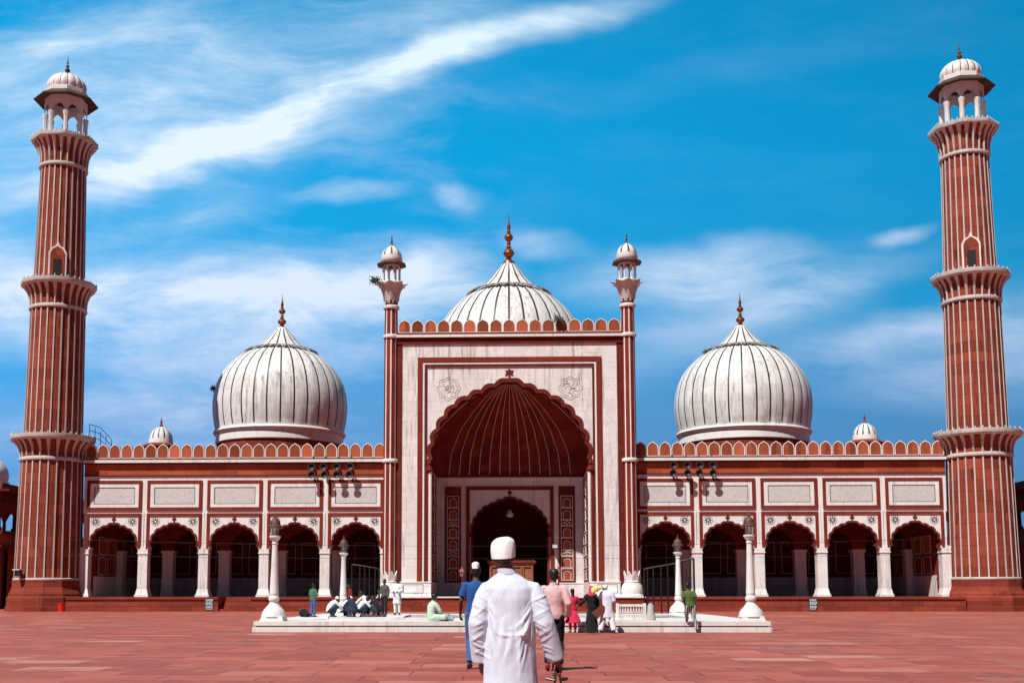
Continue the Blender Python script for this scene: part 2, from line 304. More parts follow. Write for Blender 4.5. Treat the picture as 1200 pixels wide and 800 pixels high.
# ---------------------------------------------------------------- mesh helpers
class MB:
    def __init__(s, *mats): s.v = []; s.f = []; s.mi = []; s.mats = list(mats); s.sm = []
    def add(s, vs, fs, m=0, smooth=False):
        o = len(s.v); s.v += [tuple(x) for x in vs]
        for f in fs: s.f.append([o+i for i in f]); s.mi.append(m); s.sm.append(smooth)
    def box(s, x0, x1, y0, y1, z0, z1, m=0, taper=0):
        t = taper
        s.add([(x0, y0, z0), (x1, y0, z0), (x1, y1, z0), (x0, y1, z0), (x0+t, y0+t, z1), (x1-t, y0+t, z1), (x1-t, y1-t, z1), (x0+t, y1-t, z1)],
              [(3, 2, 1, 0), (4, 5, 6, 7), (0, 1, 5, 4), (1, 2, 6, 5), (2, 3, 7, 6), (3, 0, 4, 7)], m)
    def bev(s, x0, x1, y0, y1, z0, z1, m=0, b=.02):     # box with chamfered front edges all round
        s.add([(x0, y1, z0), (x1, y1, z0), (x1, y1, z1), (x0, y1, z1), (x0, y0+b, z0), (x1, y0+b, z0), (x1, y0+b, z1), (x0, y0+b, z1), (x0+b, y0, z0+b), (x1-b, y0, z0+b), (x1-b, y0, z1-b), (x0+b, y0, z1-b)],
              [(3, 2, 1, 0), (0, 1, 5, 4), (1, 2, 6, 5), (2, 3, 7, 6), (3, 0, 4, 7), (4, 5, 9, 8), (5, 6, 10, 9), (6, 7, 11, 10), (7, 4, 8, 11), (8, 9, 10, 11)], m)
    def rectframe(s, x0, x1, z0, z1, w, y0, y1, m=0, wb=None, wt=None):   # picture frame in the xz plane, mitred
        wb = w if wb is None else wb; wt = w if wt is None else wt
        o = [(x0, z0), (x1, z0), (x1, z1), (x0, z1)]; i = [(x0+w, z0+wb), (x1-w, z0+wb), (x1-w, z1-wt), (x0+w, z1-wt)]
        vs = [(a, y0, b) for a, b in o]+[(a, y0, b) for a, b in i]+[(a, y1, b) for a, b in o]+[(a, y1, b) for a, b in i]
        fs = []
        for k in range(4):
            n = (k+1) % 4
            fs += [(k, n, 4+n, 4+k), (8+n, 8+k, 12+k, 12+n), (k, 8+k, 8+n, n), (4+k, 4+n, 12+n, 12+k)]
        s.add(vs, fs, m)
    def prism(s, pts, y0, y1, m=0, smooth=False):   # closed polygon (x,z) extruded along y
        n = len(pts); vs = [(a, y0, b) for a, b in pts]+[(a, y1, b) for a, b in pts]
        s.add(vs, [tuple(range(n)), tuple(range(2*n-1, n-1, -1))]+[(i, i+n, (i+1) % n+n, (i+1) % n) for i in range(n)], m, smooth)
    def ring(s, A, B, y0, y1, m=0, close=False):       # band between polylines A and B (x,z), extruded
        n = len(A); vs = [(a, y0, b) for a, b in A]+[(a, y0, b) for a, b in B]+[(a, y1, b) for a, b in A]+[(a, y1, b) for a, b in B]
        fs = []
        for i in range(n-1):
            fs += [(i, i+1, n+i+1, n+i), (2*n+i, 3*n+i, 3*n+i+1, 2*n+i+1), (i, 2*n+i, 2*n+i+1, i+1), (n+i, n+i+1, 3*n+i+1, 3*n+i)]
        fs += [(0, n, 3*n, 2*n), (n-1, 3*n-1, 4*n-1, 2*n-1)]
        s.add(vs, fs, m)
    def lathe(s, prof, n=24, c=(0, 0), m=0, smooth=True, ph=0, cap=True, mfun=None, rfun=None):
        vs = []
        for r, z in prof:
            for k in range(n):
                a = 2*PI*(k+ph)/n; rr = r*(rfun(a, z) if rfun else 1)
                vs.append((c[0]+rr*math.cos(a), c[1]+rr*math.sin(a), z))
        o = len(s.v); s.v += vs
        for j in range(len(prof)-1):
            for k in range(n):
                s.f.append([o+j*n+k, o+j*n+(k+1) % n, o+(j+1)*n+(k+1) % n, o+(j+1)*n+k]); s.mi.append(mfun(j, k) if mfun else m); s.sm.append(smooth)
        if cap:
            s.f.append([o+k for k in range(n)][::-1]); s.mi.append(mfun(0, 0) if mfun else m); s.sm.append(False)
            j = len(prof)-1; s.f.append([o+j*n+k for k in range(n)]); s.mi.append(mfun(j-1, 0) if mfun else m); s.sm.append(False)
    def tube(s, pts, r, n=6, m=0, smooth=True, ry=None):
        pts = [Vector(p) for p in pts]; rs = r if isinstance(r, (list, tuple)) else [r]*len(pts)
        prev = None; vs = []
        for i, p in enumerate(pts):
            d = (pts[min(i+1, len(pts)-1)]-pts[max(i-1, 0)]).normalized()
            a = prev if prev is not None else (Vector((1, 0, 0)) if abs(d.x) < .8 else Vector((0, 1, 0)))
            a = (a-d*a.dot(d)).normalized(); prev = a; b = d.cross(a)
            for k in range(n):
                t = 2*PI*k/n; vs.append(p+a*math.cos(t)*rs[i]+b*math.sin(t)*rs[i]*(ry or 1))
        fs = [(j*n+k, j*n+(k+1) % n, (j+1)*n+(k+1) % n, (j+1)*n+k) for j in range(len(pts)-1) for k in range(n)]
        s.add(vs, fs, m, smooth); o = len(s.v)-len(vs)
        s.f.append([o+k for k in range(n)][::-1]); s.mi.append(m); s.sm.append(False)
        s.f.append([o+(len(pts)-1)*n+k for k in range(n)]); s.mi.append(m); s.sm.append(False)
    def ball(s, c, r, n=12, m=0, sc=(1, 1, 1)):
        prof = [(max(1e-4, math.sin(PI*i/(n//2+1))), -math.cos(PI*i/(n//2+1))) for i in range(n//2+2)]
        o = len(s.v); s.lathe(prof, n, m=m, cap=False)
        for i in range(o, len(s.v)):
            x, y, z = s.v[i]; s.v[i] = (c[0]+x*r*sc[0], c[1]+y*r*sc[1], c[2]+z*r*sc[2])
    def build(s, name, parent=None, label=None):
        me = bpy.data.meshes.new(name); wl = wloc(parent) if parent else Vector()
        me.from_pydata([tuple(Vector(v)-wl) for v in s.v], [], s.f)
        for mm in s.mats: me.materials.append(mm)
        me.polygons.foreach_set('material_index', s.mi); me.polygons.foreach_set('use_smooth', s.sm); me.update()
        if any(s.sm):
            try: me.set_sharp_from_angle(angle=math.radians(42))
            except Exception: pass
        o = bpy.data.objects.new(name, me); COL.objects.link(o)
        if parent: o.parent = parent
        if label: o['label'] = label
        return o
def wloc(o):
    v = Vector(o.location)
    while o.parent: o = o.parent; v += Vector(o.location)
    return v
def thing(name, label, cat, loc=(0, 0, 0), group=None, rz=0):
    o = bpy.data.objects.new(name, None); COL.objects.link(o); o.location = loc; o.rotation_euler = (0, 0, rz)
    o.empty_display_size = .2
    o['label'] = label; o['category'] = cat
    if group: o['group'] = group
    return o
def tag(o, label, cat, group=None):
    o['label'] = label; o['category'] = cat
    if group: o['group'] = group
    return o
def kids(o): return [c for c in COL.objects if c.parent == o]
def copy_tree(o, parent=None, loc=None):
    c = o.copy(); COL.objects.link(c)
    if parent: c.parent = parent
    if loc is not None: c.location = loc
    for ch in kids(o): copy_tree(ch, c)
    return c

# arch curves: half widths and heights of the pointed Mughal arch, with cusps
ARCH = [(1, 0), (1.0, .14), (.985, .28), (.935, .42), (.865, .54), (.775, .65), (.66, .745), (.545, .80), (.42, .85), (.29, .90), (.17, .945), (.07, .975), (0, 1)]
def arch(w, zs, h, lobes=9, cusp=.0, off=0.0, per=8, flatlobe=1.0):
    """left spring to right spring; opening edge with lobes scooped outward"""
    base = []
    L = [0]
    for i in range(1, len(ARCH)):
        L.append(L[-1]+math.hypot((ARCH[i][0]-ARCH[i-1][0])*w, (ARCH[i][1]-ARCH[i-1][1])*h))
    n = lobes*per
    for i in range(n+1):
        s_ = L[-1]*i/n
        k = 0
        while k < len(L)-2 and L[k+1] < s_: k += 1
        t = (s_-L[k])/(L[k+1]-L[k])
        x = (ARCH[k][0]*(1-t)+ARCH[k+1][0]*t)*w; z = (ARCH[k][1]*(1-t)+ARCH[k+1][1]*t)*h
        base.append((x, z))
    out = []
    for i, (x, z) in enumerate(base):
        a = base[max(i-1, 0)]; b = base[min(i+1, n)]
        tx, tz = b[0]-a[0], b[1]-a[1]; l = math.hypot(tx, tz) or 1; nx, nz = tz/l, -tx/l
        c = cusp*abs(math.sin(PI*i/per)) if cusp else 0
        if i == n: nx, nz = 0, 1; c = 0
        out.append((max(0, x+nx*(off+c)), z+nz*(off+c)))
    out = [(x, z+zs) for x, z in out]
    return [(-x, z) for x, z in out]+[(x, z) for x, z in out[:-1]][::-1]
def arch_wall(mb, cx, A, x0, x1, z1, y0, y1, m=0, ms=None):
    """wall panel [x0,x1] from the arch springing up to z1, pierced by arch curve A"""
    n = len(A); zs = A[0][1]; hc = (A[n//2][1]-zs)*.35
    outer = []
    for (x, z) in A:
        dx, dz = x, z-zs+1e-6
        t = 1e9
        if dx > 1e-6: t = min(t, (x1-cx)/dx)
        if dx < -1e-6: t = min(t, (x0-cx)/dx)
        if dz > 1e-6: t = min(t, (z1-zs)/dz)
        outer.append([dx*t, zs+dz*t])
    outer[0] = [x0-cx, zs]; outer[-1] = [x1-cx, zs]
    for X, Z in ((x0-cx, z1), (x1-cx, z1)):
        i = min(range(n), key=lambda q: (outer[q][0]-X)**2+(outer[q][1]-Z)**2); outer[i] = [X, Z]
    mb.ring([(cx+a, b) for a, b in A], [(cx+a, b) for a, b in outer], y0, y1, m)

# ---------------------------------------------------------------- ground
g = MB(M['floor']); g.add([(-900, -300, 0), (900, -300, 0), (900, 1500, 0), (-900, 1500, 0)], [(0, 1, 2, 3)])
go = g.build('ground'); go['kind'] = 'structure'

# ---------------------------------------------------------------- prayer hall
Yw, Yp = 82.0, 80.8
hall = thing('mosque', 'red sandstone and white marble mosque prayer hall with three domes and a tall arched portal', 'mosque', (0, Yw, 0))
BX = [11.02, 15.40, 19.76, 24.12, 28.50]           # bay centres of a wing
# plinth with a recessed flight of steps on the left
pl = MB(M['plinth'], M['dark'])
def plinth_run(x0, x1, y0=79.9, y1=101):
    pl.box(x0, x1, y0+.06, y1, 0, .80, 0); pl.box(x0, x1, y0, y1, .80, .86, 1); pl.box(x0, x1, y0+.03, y1, .86, 1.0, 0)
plinth_run(-31, -20.3); pl.box(-20.3, -18.0, 82.6, 101, 0, 1.0, 0); plinth_run(-18.0, 31)
pl.build('plinth', hall)
st = MB(M['plinth'])
for i in range(6): st.box(-20.297, -18.003, 80.1+i*.41, 82.597, i*.165 if i else 0.003, (i+1)*.165, 0)
st.build('stair', hall)
# roof, ceiling, end and back walls, inner floors
rf = MB(M['red']); rf.box(-31, -8.8, 82.7, 101, 10.0, 10.55); rf.box(8.8, 31, 82.7, 101, 10.0, 10.55); rf.box(-31, 31, 100.5, 101.3, 1.0, 10.0)
rf.box(-31.0, -30.35, 83.0, 100.5, 1.0, 10.0); rf.box(30.35, 31.0, 83.0, 100.5, 1.0, 10.0); rf.box(-30.35, -8.9, 83.0, 100.5, 7.6, 7.9); rf.box(8.9, 30.35, 83.0, 100.5, 7.6, 7.9)
rf.build('roof', hall)
bw2 = MB(M['vault'], M['marble'], M['white'])          # qibla wall and its dado
bw2.box(-30.3, 30.3, 95.2, 95.6, 1.0, 7.55, 0); bw2.box(-30.3, 30.3, 95.1, 95.197, 1.0, 2.5, 1)
for s_ in (-1, 1):
    for x in [12+i*2.2 for i in range(9)]:
        bw2.rectframe(s_*x-.85, s_*x+.85, 2.8, 5.4, .06, 95.13, 95.197, 2)
bw2.build('rear_wall', hall)
for s_ in (-1, 1):                   # end wall panels seen through the first arches
    ed = MB(M['orange'], M['white'], M['marble']); X = s_*30.3
    for k in range(6):
        y0 = 84+k*1.9
        a, b = sorted((X, X-s_*.05))
        for z in (2.6, 4.1):
            ed.box(a, b, y0, y0+1.6, z, z+1.3, 0)
            for zz in (z, z+1.25): ed.box(*sorted((X-s_*.053, X-s_*.075)), y0+.05, y0+1.55, zz, zz+.05, 1)
            for yy_ in (y0+.05, y0+1.5): ed.box(*sorted((X-s_*.053, X-s_*.075)), yy_, yy_+.05, z+.053, z+1.247, 1)
    ed.box(*sorted((X, X-s_*.04)), 83.2, 95, 1.0, 2.5, 2)
    ed.build('end_wall', hall)

def make_wing(s):
    w = MB(M['marble_clean'], M['red'])
    x0, x1 = (8.9, 30.75)
    lo, hi = sorted((s*x0, s*x1))
    # face above the arches
    w.box(lo, hi, Yw, Yw+.7, 6.95, 9.69, 0)
    w.box(lo, hi, Yw+.05, Yw+.7, 9.692, 10.6, 1)
    AP = arch(1.60, 4.55, 1.62, 5, .09, .10)
    for c in BX:
        arch_wall(w, s*c, AP, s*c-2.17, s*c+2.17, 6.949, Yw, Yw+.7, 0)
    w.box(*sorted((s*8.9, s*8.84)), Yw, Yw+.7, 4.55, 6.949, 0)
    w.build('wing_wall', hall)
    for c in BX:
        f = MB(M['frame'], M['dark'], M['red'])
        f.rectframe(s*c-1.99, s*c+1.99, 4.40, 6.97, .20, Yw-.07, Yw-.003, 0, wb=-.0)
        I = arch(1.60, 4.55, 1.62, 5, .09, -.02); O = arch(1.60, 4.55, 1.62, 5, .09, .13)
        f.ring([(s*c+a, b) for a, b in I], [(s*c+a, b) for a, b in O], Yw-.05, Yw+.72, 1)
        f.box(s*c-.05, s*c+.05, Yw-.045, Yw-.003, 6.28, 6.5, 1); f.box(s*c-.15, s*c+.15, Yw-.045, Yw-.003, 6.5, 6.6, 1); f.box(s*c-.07, s*c+.07, Yw-.045, Yw-.003, 6.6, 6.72, 1)
        af = f.build('arch_frame', hall)
        for q in (-1, 1):
            r = MB(M['inlay']); X = s*c+q*1.36; Z = 6.38
            for k in range(8):
                a = 2*PI*k/8; ca, sa = math.cos(a), math.sin(a)
                r.prism([(X+ca*.05, Z+sa*.05), (X+ca*.17-sa*.055, Z+sa*.17+ca*.055), (X+ca*.27, Z+sa*.27), (X+ca*.17+sa*.055, Z+sa*.17-ca*.055)], Yw-.012, Yw-.001)
            r.ring([(X+.30*math.cos(2*PI*k/24), Z+.30*math.sin(2*PI*k/24)) for k in range(25)], [(X+.318*math.cos(2*PI*k/24), Z+.318*math.sin(2*PI*k/24)) for k in range(25)], Yw-.012, Yw-.001)
            r.build('rosette', hall)
        p = MB(M['frame'], M['marble'], M['inlay'])
        p.rectframe(s*c-1.99, s*c+1.99, 7.17, 9.34, .20, Yw-.09, Yw-.003, 0)
        p.rectframe(s*c-1.76, s*c+1.76, 7.40, 9.11, .27, Yw-.045, Yw-.003, 1, wb=.23, wt=.27)
        p.rectframe(s*c-1.48, s*c+1.48, 7.632, 8.838, .03, Yw-.05, Yw-.03, 2)
        po = p.build('wall_panel', hall)
        q = MB(M['script']); q.box(s*c-1.45, s*c+1.45, Yw-.025, Yw-.003, 7.66, 8.81); q.build('inscription', po)
    # piers
    for i, c in enumerate([8.93]+[13.21, 17.58, 21.94, 26.31]+[30.56]):
        hw = .34 if 0 < i < 5 else .30
        m = MB(M['marble']); X = s*c
        m.box(X-hw-.16, X+hw+.16, Yw-.20, Yw+.80, 1.0, 1.16); m.box(X-hw-.11, X+hw+.11, Yw-.14, Yw+.74, 1.16, 1.55, 0, .08)
        m.box(X-hw, X+hw, Yw-.06, Yw+.66, 1.55, 4.05); m.box(X-hw-.05, X+hw+.05, Yw-.11, Yw+.71, 4.05, 4.14); m.box(X-hw-.02, X+hw+.02, Yw-.08, Yw+.70, 4.14, 4.40)
        m.box(X-hw-.08, X+hw+.08, Yw-.055, Yw+.70, 4.40, 4.548)
        m.build('pier', hall)
    for j, c in enumerate([13.21, 17.58, 21.94, 26.31, 30.2, 8.9]):     # inner row
        X = s*c; m = MB(M['marble'])
        m.box(X-.5, X+.5, 87.9, 88.9, 1.0, 1.5, 0, .06); m.box(X-.42, X+.42, 88, 88.8, 1.5, 4.3); m.box(X-.5, X+.5, 87.93, 88.87, 4.3, 4.5)
        m.build('inner_pier', hall)
    iw = MB(M['vault'])
    AP2 = arch(1.65, 4.5, 1.6, 5, .08)
    for c in BX: arch_wall(iw, s*c, AP2, s*c-2.18, s*c+2.18, 7.59, 88.0, 88.8)
    iw.build('inner_wall', hall)
    # cornice and merlons
    k = MB(M['white'], M['dark'], M['orange'])
    k.box(lo, hi, Yw-.34, Yw+.7, 10.60, 10.80, 0); k.box(lo, hi, Yw-.20, Yw+.7, 10.50, 10.597, 1); k.box(lo, hi, Yw-.10, Yw+.7, 10.803, 10.93, 1)
    k.box(lo, hi, Yw-.03, Yw+.04, 9.73, 10.50, 2); k.box(lo, hi, Yw-.09, Yw+.04, 9.64, 9.727, 1)
    k.build('cornice', hall)
    n = 25; pt = (x1-x0)/n
    for i in range(n):
        merlon(s*(x0+pt*(i+.5)), Yw-.05, 10.93, pt, 1.08)
MER = {}
def merlon(x, y, z, w, h):
    key = (round(w, 3), h)
    if key not in MER:
        b = MB(M['merlon'], M['white']); hw = w*.5-.02
        prof = [(hw, 0), (hw, h*.52), (hw*.9, h*.70), (hw*.64, h*.84), (hw*.28, h*.925), (0, h)]
        inn = [(hw-.055, .05), (hw-.055, h*.51), (hw*.9-.055, h*.67), (hw*.60, h*.785), (hw*.27, h*.86), (0, h*.925)]
        P = [(-a, c) for a, c in prof]+[(a, c) for a, c in prof[:-1]][::-1]; I = [(-a, c) for a, c in inn]+[(a, c) for a, c in inn[:-1]][::-1]
        b.prism([(a, c) for a, c in P], .03, .30, 0)
        b.ring(I, P, 0, .03-.001, 1); b.box(-hw, hw, 0, .029, 0, .05, 1)
        me = b.build('merlon'); MER[key] = me
        me.parent = hall; me.location = Vector((x, y, z))-Vector(hall.location)
        return me
    o = MER[key].copy(); COL.objects.link(o); o.location = Vector((x, y, z))-Vector(hall.location); return o
make_wing(-1); make_wing(1)

# --- portal
pw = MB(M['marble_stained'], M['red'], M['dark'])
PA = arch(5.50, 9.70, 6.48, 9, .20, .16)
arch_wall(pw, 0, PA, -7.62, 7.62, 18.94, Yp, Yp+.9, 0)
pw.box(-7.62, -5.66, Yp, Yp+.9, 1.0, 9.699, 0); pw.box(5.66, 7.62, Yp, Yp+.9, 1.0, 9.699, 0)
for s_ in (-1, 1):
    pw.box(*sorted((s_*7.622, s_*7.98)), Yp-.03, Yp+.9, 1.0, 18.94, 2)
    pw.box(*sorted((s_*7.98, s_*8.9)), Yp+.10, Yp+.9, 1.0, 18.94, 1)
    pw.box(*sorted((s_*5.9, s_*8.9)), Yp+.9, Yp+11, 1.0, 19.0, 1)
pw.box(-5.9, 5.9, Yp+8.0, Yp+11, 10.0, 19.0, 1); pw.box(-8.9, 8.9, Yp+.9, Yp+11, 19.0, 19.5, 1)
pw.build('portal_wall', hall)
pf = MB(M['frame'], M['dark'], M['white'])
pf.rectframe(-6.52, 6.52, 2.02, 17.95, .34, Yp-.10, Yp-.003, 0, wb=0)
pf.rectframe(-6.16, 6.16, 2.02, 17.58, .13, Yp-.06, Yp-.003, 2, wb=0)
pf.rectframe(-6.01, 6.01, 2.02, 17.40, .14, Yp-.09, Yp-.003, 1, wb=0)
I = arch(5.50, 9.70, 6.48, 9, .20, -.06); O = arch(5.50, 9.70, 6.48, 9, .20, .20)
pf.ring(I, O, Yp-.07, Yp+.94, 1)
O2 = arch(5.50, 9.70, 6.48, 9, .20, .26); pf.ring(O, O2, Yp-.03, Yp-.003, 0)
for s_ in (-1, 1):
    pf.tube([(s_*5.60, Yp-.04, 2.0), (s_*5.60, Yp-.04, 9.75)], .13, 10, 2); pf.tube([(s_*5.78, Yp-.02, 2.0), (s_*5.78, Yp-.02, 9.75)], .09, 8, 0)
    pf.lathe([(.1, 9.7), (.28, 9.85), (.22, 10.0), (.10, 10.2), (.16, 10.35), (.02, 10.6)], 10, (s_*5.66, Yp-.04), 1)
    pf.box(*sorted((s_*5.47, s_*5.66)), Yp+.02, Yp+.9, 2.0, 9.7, 0)
pf.box(-8.9, 8.9, Yp-.12, Yp+.9, 18.942, 19.30, 1); pf.box(-8.9, 8.9, Yp-.20, Yp+.9, 19.30, 19.38, 0); pf.box(-8.9, 8.9, Yp-.30, Yp+.9, 19.38, 19.56, 2); pf.box(-8.0, 8.0, Yp-.10, Yp+.9, 19.56, 19.74, 1)
# red edging of the marble side strips and finial over the arch
pf.prism([(-.05, 16.3), (.05, 16.3), (.07, 16.7), (.30, 16.62), (.22, 16.85), (.30, 17.0), (.12, 16.98), (0, 17.12), (-.12, 16.98), (-.30, 17.0), (-.22, 16.85), (-.30, 16.62), (-.07, 16.7)], Yp-.06, Yp-.004, 1)
pf.build('portal_frame', hall)
for s_ in (-1, 1):
    r = MB(M['inlay']); X, Z = s_*4.33, 15.68
    for rad, th in ((.78, .022), (.62, .018)):
        P = [(X+(rad+.06*math.cos(8*2*PI*k/64))*math.cos(2*PI*k/64), Z+(rad+.06*math.cos(8*2*PI*k/64))*math.sin(2*PI*k/64)) for k in range(65)]
        Q = [(X+(rad+th+.06*math.cos(8*2*PI*k/64))*math.cos(2*PI*k/64), Z+(rad+th+.06*math.cos(8*2*PI*k/64))*math.sin(2*PI*k/64)) for k in range(65)]
        r.ring(P, Q, Yp-.012, Yp-.002)
    rr = random.Random(int(5+s_))
    for k in range(18):      # interlaced script in the roundel
        a = rr.uniform(0, 2*PI); q = rr.uniform(.05, .5); x, z = X+q*math.cos(a), Z+q*math.sin(a); b = rr.uniform(0, 2*PI); l = rr.uniform(.10, .26)
        pts = [(x+l*math.cos(b+j*.55)*(.3+j*.2), z+l*math.sin(b+j*.55)*(.3+j*.2)) for j in range(5)]
        r.ring(pts, [(p_+.02, q_+.02) for p_, q_ in pts], Yp-.012, Yp-.002)
    r.build('roundel', hall)
    d = MB(M['marble'], M['white'], M['inlay'])
    d.box(*sorted((s_*5.50, s_*7.70)), Yp-.22, Yp+.4, 1.0, 1.12); d.box(*sorted((s_*5.52, s_*7.66)), Yp-.16, Yp+.4, 1.12, 1.98); d.box(*sorted((s_*5.50, s_*7.70)), Yp-.20, Yp+.4, 1.98, 2.06)
    a, b = sorted((s_*6.05, s_*7.45)); d.rectframe(a, b, 1.25, 1.86, .03, Yp-.167, Yp-.162, 2)
    d.build('dado', hall)
nm = 17; ptc = 15.9/nm
for i in range(nm): merlon(-7.95+ptc*(i+.5), Yp-.05, 19.74, ptc, .98)

# recess behind the arch: side walls, semi dome, back wall with door
Yb = 87.5
def semidome():
    mb = MB(M['vault'], M['white'])
    z0, zt = 10.2, 16.7; na, nb = 320, 24
    def pt(t, q, sh=0):
        ca, sa = math.cos(t), math.sin(t)
        k = (abs(ca)**5+abs(sa)**5)**(-1/5)
        X0, Y0 = 6.1*ca*k, (Yb-Yp-.95)*sa*k
        fl = 1+.022*abs(math.sin(PI*X0/.78))*(1 if abs(X0) < 4.9 else .5); X0 *= fl; Y0 *= fl
        w_ = np.interp(q, [0, .25, .5, .7, .85, 1], [1, .955, .80, .57, .34, 0.0])
        return Vector((X0*w_*(1-sh), Yp+.93+Y0*w_*(1-sh), z0+(zt-z0)*q-sh*.5))
    vs = []
    for j in range(nb+1):
        for i in range(na+1): vs.append(pt(PI*i/na, j/nb))
    mb.add(vs, [(j*(na+1)+i, j*(na+1)+i+1, (j+1)*(na+1)+i+1, (j+1)*(na+1)+i) for j in range(nb) for i in range(na)], 0, True)
    # ribs end on evenly spaced points of the back edge
    for x in [i*.78 for i in range(-6, 7)]:
        t = min(np.linspace(.3, PI-.3, 800), key=lambda t_: abs(pt(t_, 0).x-x))
        mb.tube([pt(t, q, .008) for q in np.linspace(0, .95, 22)], [.030-.012*q for q in np.linspace(0, 1, 22)], 5, 1)
    for t in (.30, PI-.30):
        mb.tube([pt(t, q, .008) for q in np.linspace(0, .985, 22)], .028, 5, 1)
    return mb
semidome().build('semi_dome', hall)
for s_ in (-1, 1):
    sw = MB(M['orange'], M['white'], M['marble'], M['frame'], M['dark']); X = s_*5.55
    sw.box(*sorted((X, s_*5.9)), Yp+.9, Yb+.3, 1.0, 10.2, 3)
    sw.box(*sorted((X, X-s_*.06)), Yp+1.0, Yb-.003, 1.0, 2.05, 2)
    for k in range(9):
        z = 2.2+k*.87
        for y0, y1 in ((Yp+1.3, Yp+3.4), (Yp+3.8, Yp+5.9)):
            for zz in (z, z+.68): sw.box(*sorted((X-s_*.003, X-s_*.04)), y0, y1, zz, zz+.045, 1)
            for yy_ in (y0, y1-.045): sw.box(*sorted((X-s_*.003, X-s_*.04)), yy_, yy_+.045, z+.048, z+.677, 1)
    sw.build('side_wall', hall)
bk = MB(M['marble'], M['frame'], M['dark'], M['white'], M['orange'])
BA = arch(2.84, 5.40, 3.0, 8, .10, .10)
arch_wall(bk, 0, BA, -5.55, 5.55, 9.72, Yb, Yb+.7, 0)
for s_ in (-1, 1): bk.box(*sorted((s_*2.98, s_*5.55)), Yb, Yb+.7, 1.0, 5.399, 0)
bk.box(-5.55, 5.55, Yb-.05, Yb+.7, 9.723, 9.9, 0); bk.box(-5.55, 5.55, Yb-.22, Yb+.7, 9.90, 10.0, 3); bk.box(-5.55, 5.55, Yb-.12, Yb+.7, 10.0, 10.24, 1)
bk.rectframe(-3.32, 3.32, 2.04, 9.32, .27, Yb-.10, Yb-.003, 1, wb=0)
bk.ring(arch(2.84, 5.40, 3.0, 8, .10, -.04), arch(2.84, 5.40, 3.0, 8, .10, .13), Yb-.08, Yb+.74, 2)
for s_ in (-1, 1):
    bk.box(*sorted((s_*2.82, s_*2.978)), Yb-.05, Yb+.74, 1.0, 5.4, 1)
    bk.box(*sorted((s_*2.98, s_*5.50)), Yb-.15, Yb-.003, 1.0, 1.95, 0); bk.box(*sorted((s_*2.98, s_*5.50)), Yb-.18, Yb-.003, 1.95, 2.03, 3)
bk.prism([(-.04, 8.5), (.04, 8.5), (.05, 8.75), (.2, 8.8), (.08, 8.95), (0, 9.05), (-.08, 8.95), (-.2, 8.8), (-.05, 8.75)], Yb-.06, Yb-.004, 2)
bk.build('door_wall', hall)
for s_ in (-1, 1):
    a, b = sorted((s_*3.70, s_*4.94)); p = MB(M['frame'], M['orange'], M['white'], M['dark'])
    p.box(a, b, Yb-.06, Yb-.003, 2.06, 9.32, 0)
    z = 2.2
    for kind in 'AABAABAA':
        h = 1.02 if kind == 'A' else .55
        p.rectframe(a+.16, b-.16, z, z+h-.12, .045, Yb-.105, Yb-.063, 2)
        cx_ = (a+b)/2
        if kind == 'A':
            I = arch(.24, z+.42, .24, 3, .03); O = arch(.24, z+.42, .24, 3, .03, .045)
            p.box(cx_-.24, cx_+.24, Yb-.075, Yb-.063, z+.047, z+.41, 1)
            p.prism([(cx_+q, w_) for q, w_ in I], Yb-.075, Yb-.063, 1)
            p.ring([(cx_+q, w_) for q, w_ in I], [(cx_+q, w_) for q, w_ in O], Yb-.11, Yb-.08, 2)
            for q in (-.285, .24): p.box(cx_+q, cx_+q+.045, Yb-.11, Yb-.08, z+.05, z+.42, 2)
        else:
            p.prism([(cx_-.38, z+.21), (cx_, z+.08), (cx_+.38, z+.21), (cx_, z+.35)], Yb-.10, Yb-.063, 2); p.prism([(cx_-.24, z+.21), (cx_, z+.13), (cx_+.24, z+.21), (cx_, z+.30)], Yb-.12, Yb-.103, 1)
        z += h-.1
    p.build('carved_panel', hall)
# chamber behind the door, its shade put into the colour by darker stone
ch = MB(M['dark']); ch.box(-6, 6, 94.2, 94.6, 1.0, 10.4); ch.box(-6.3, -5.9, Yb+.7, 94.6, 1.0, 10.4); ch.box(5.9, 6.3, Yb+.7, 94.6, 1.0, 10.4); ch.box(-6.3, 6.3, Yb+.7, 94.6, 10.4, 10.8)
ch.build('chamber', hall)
# central steps below the portal
cs = MB(M['plinth'], M['marble'])
cs.box(-9.2, 9.2, 79.6, 80.6, 0, .93, 0); cs.box(-9.25, 9.25, 79.5, 80.6, .93, 1.02, 1)
cs.build('portal_plinth', hall)

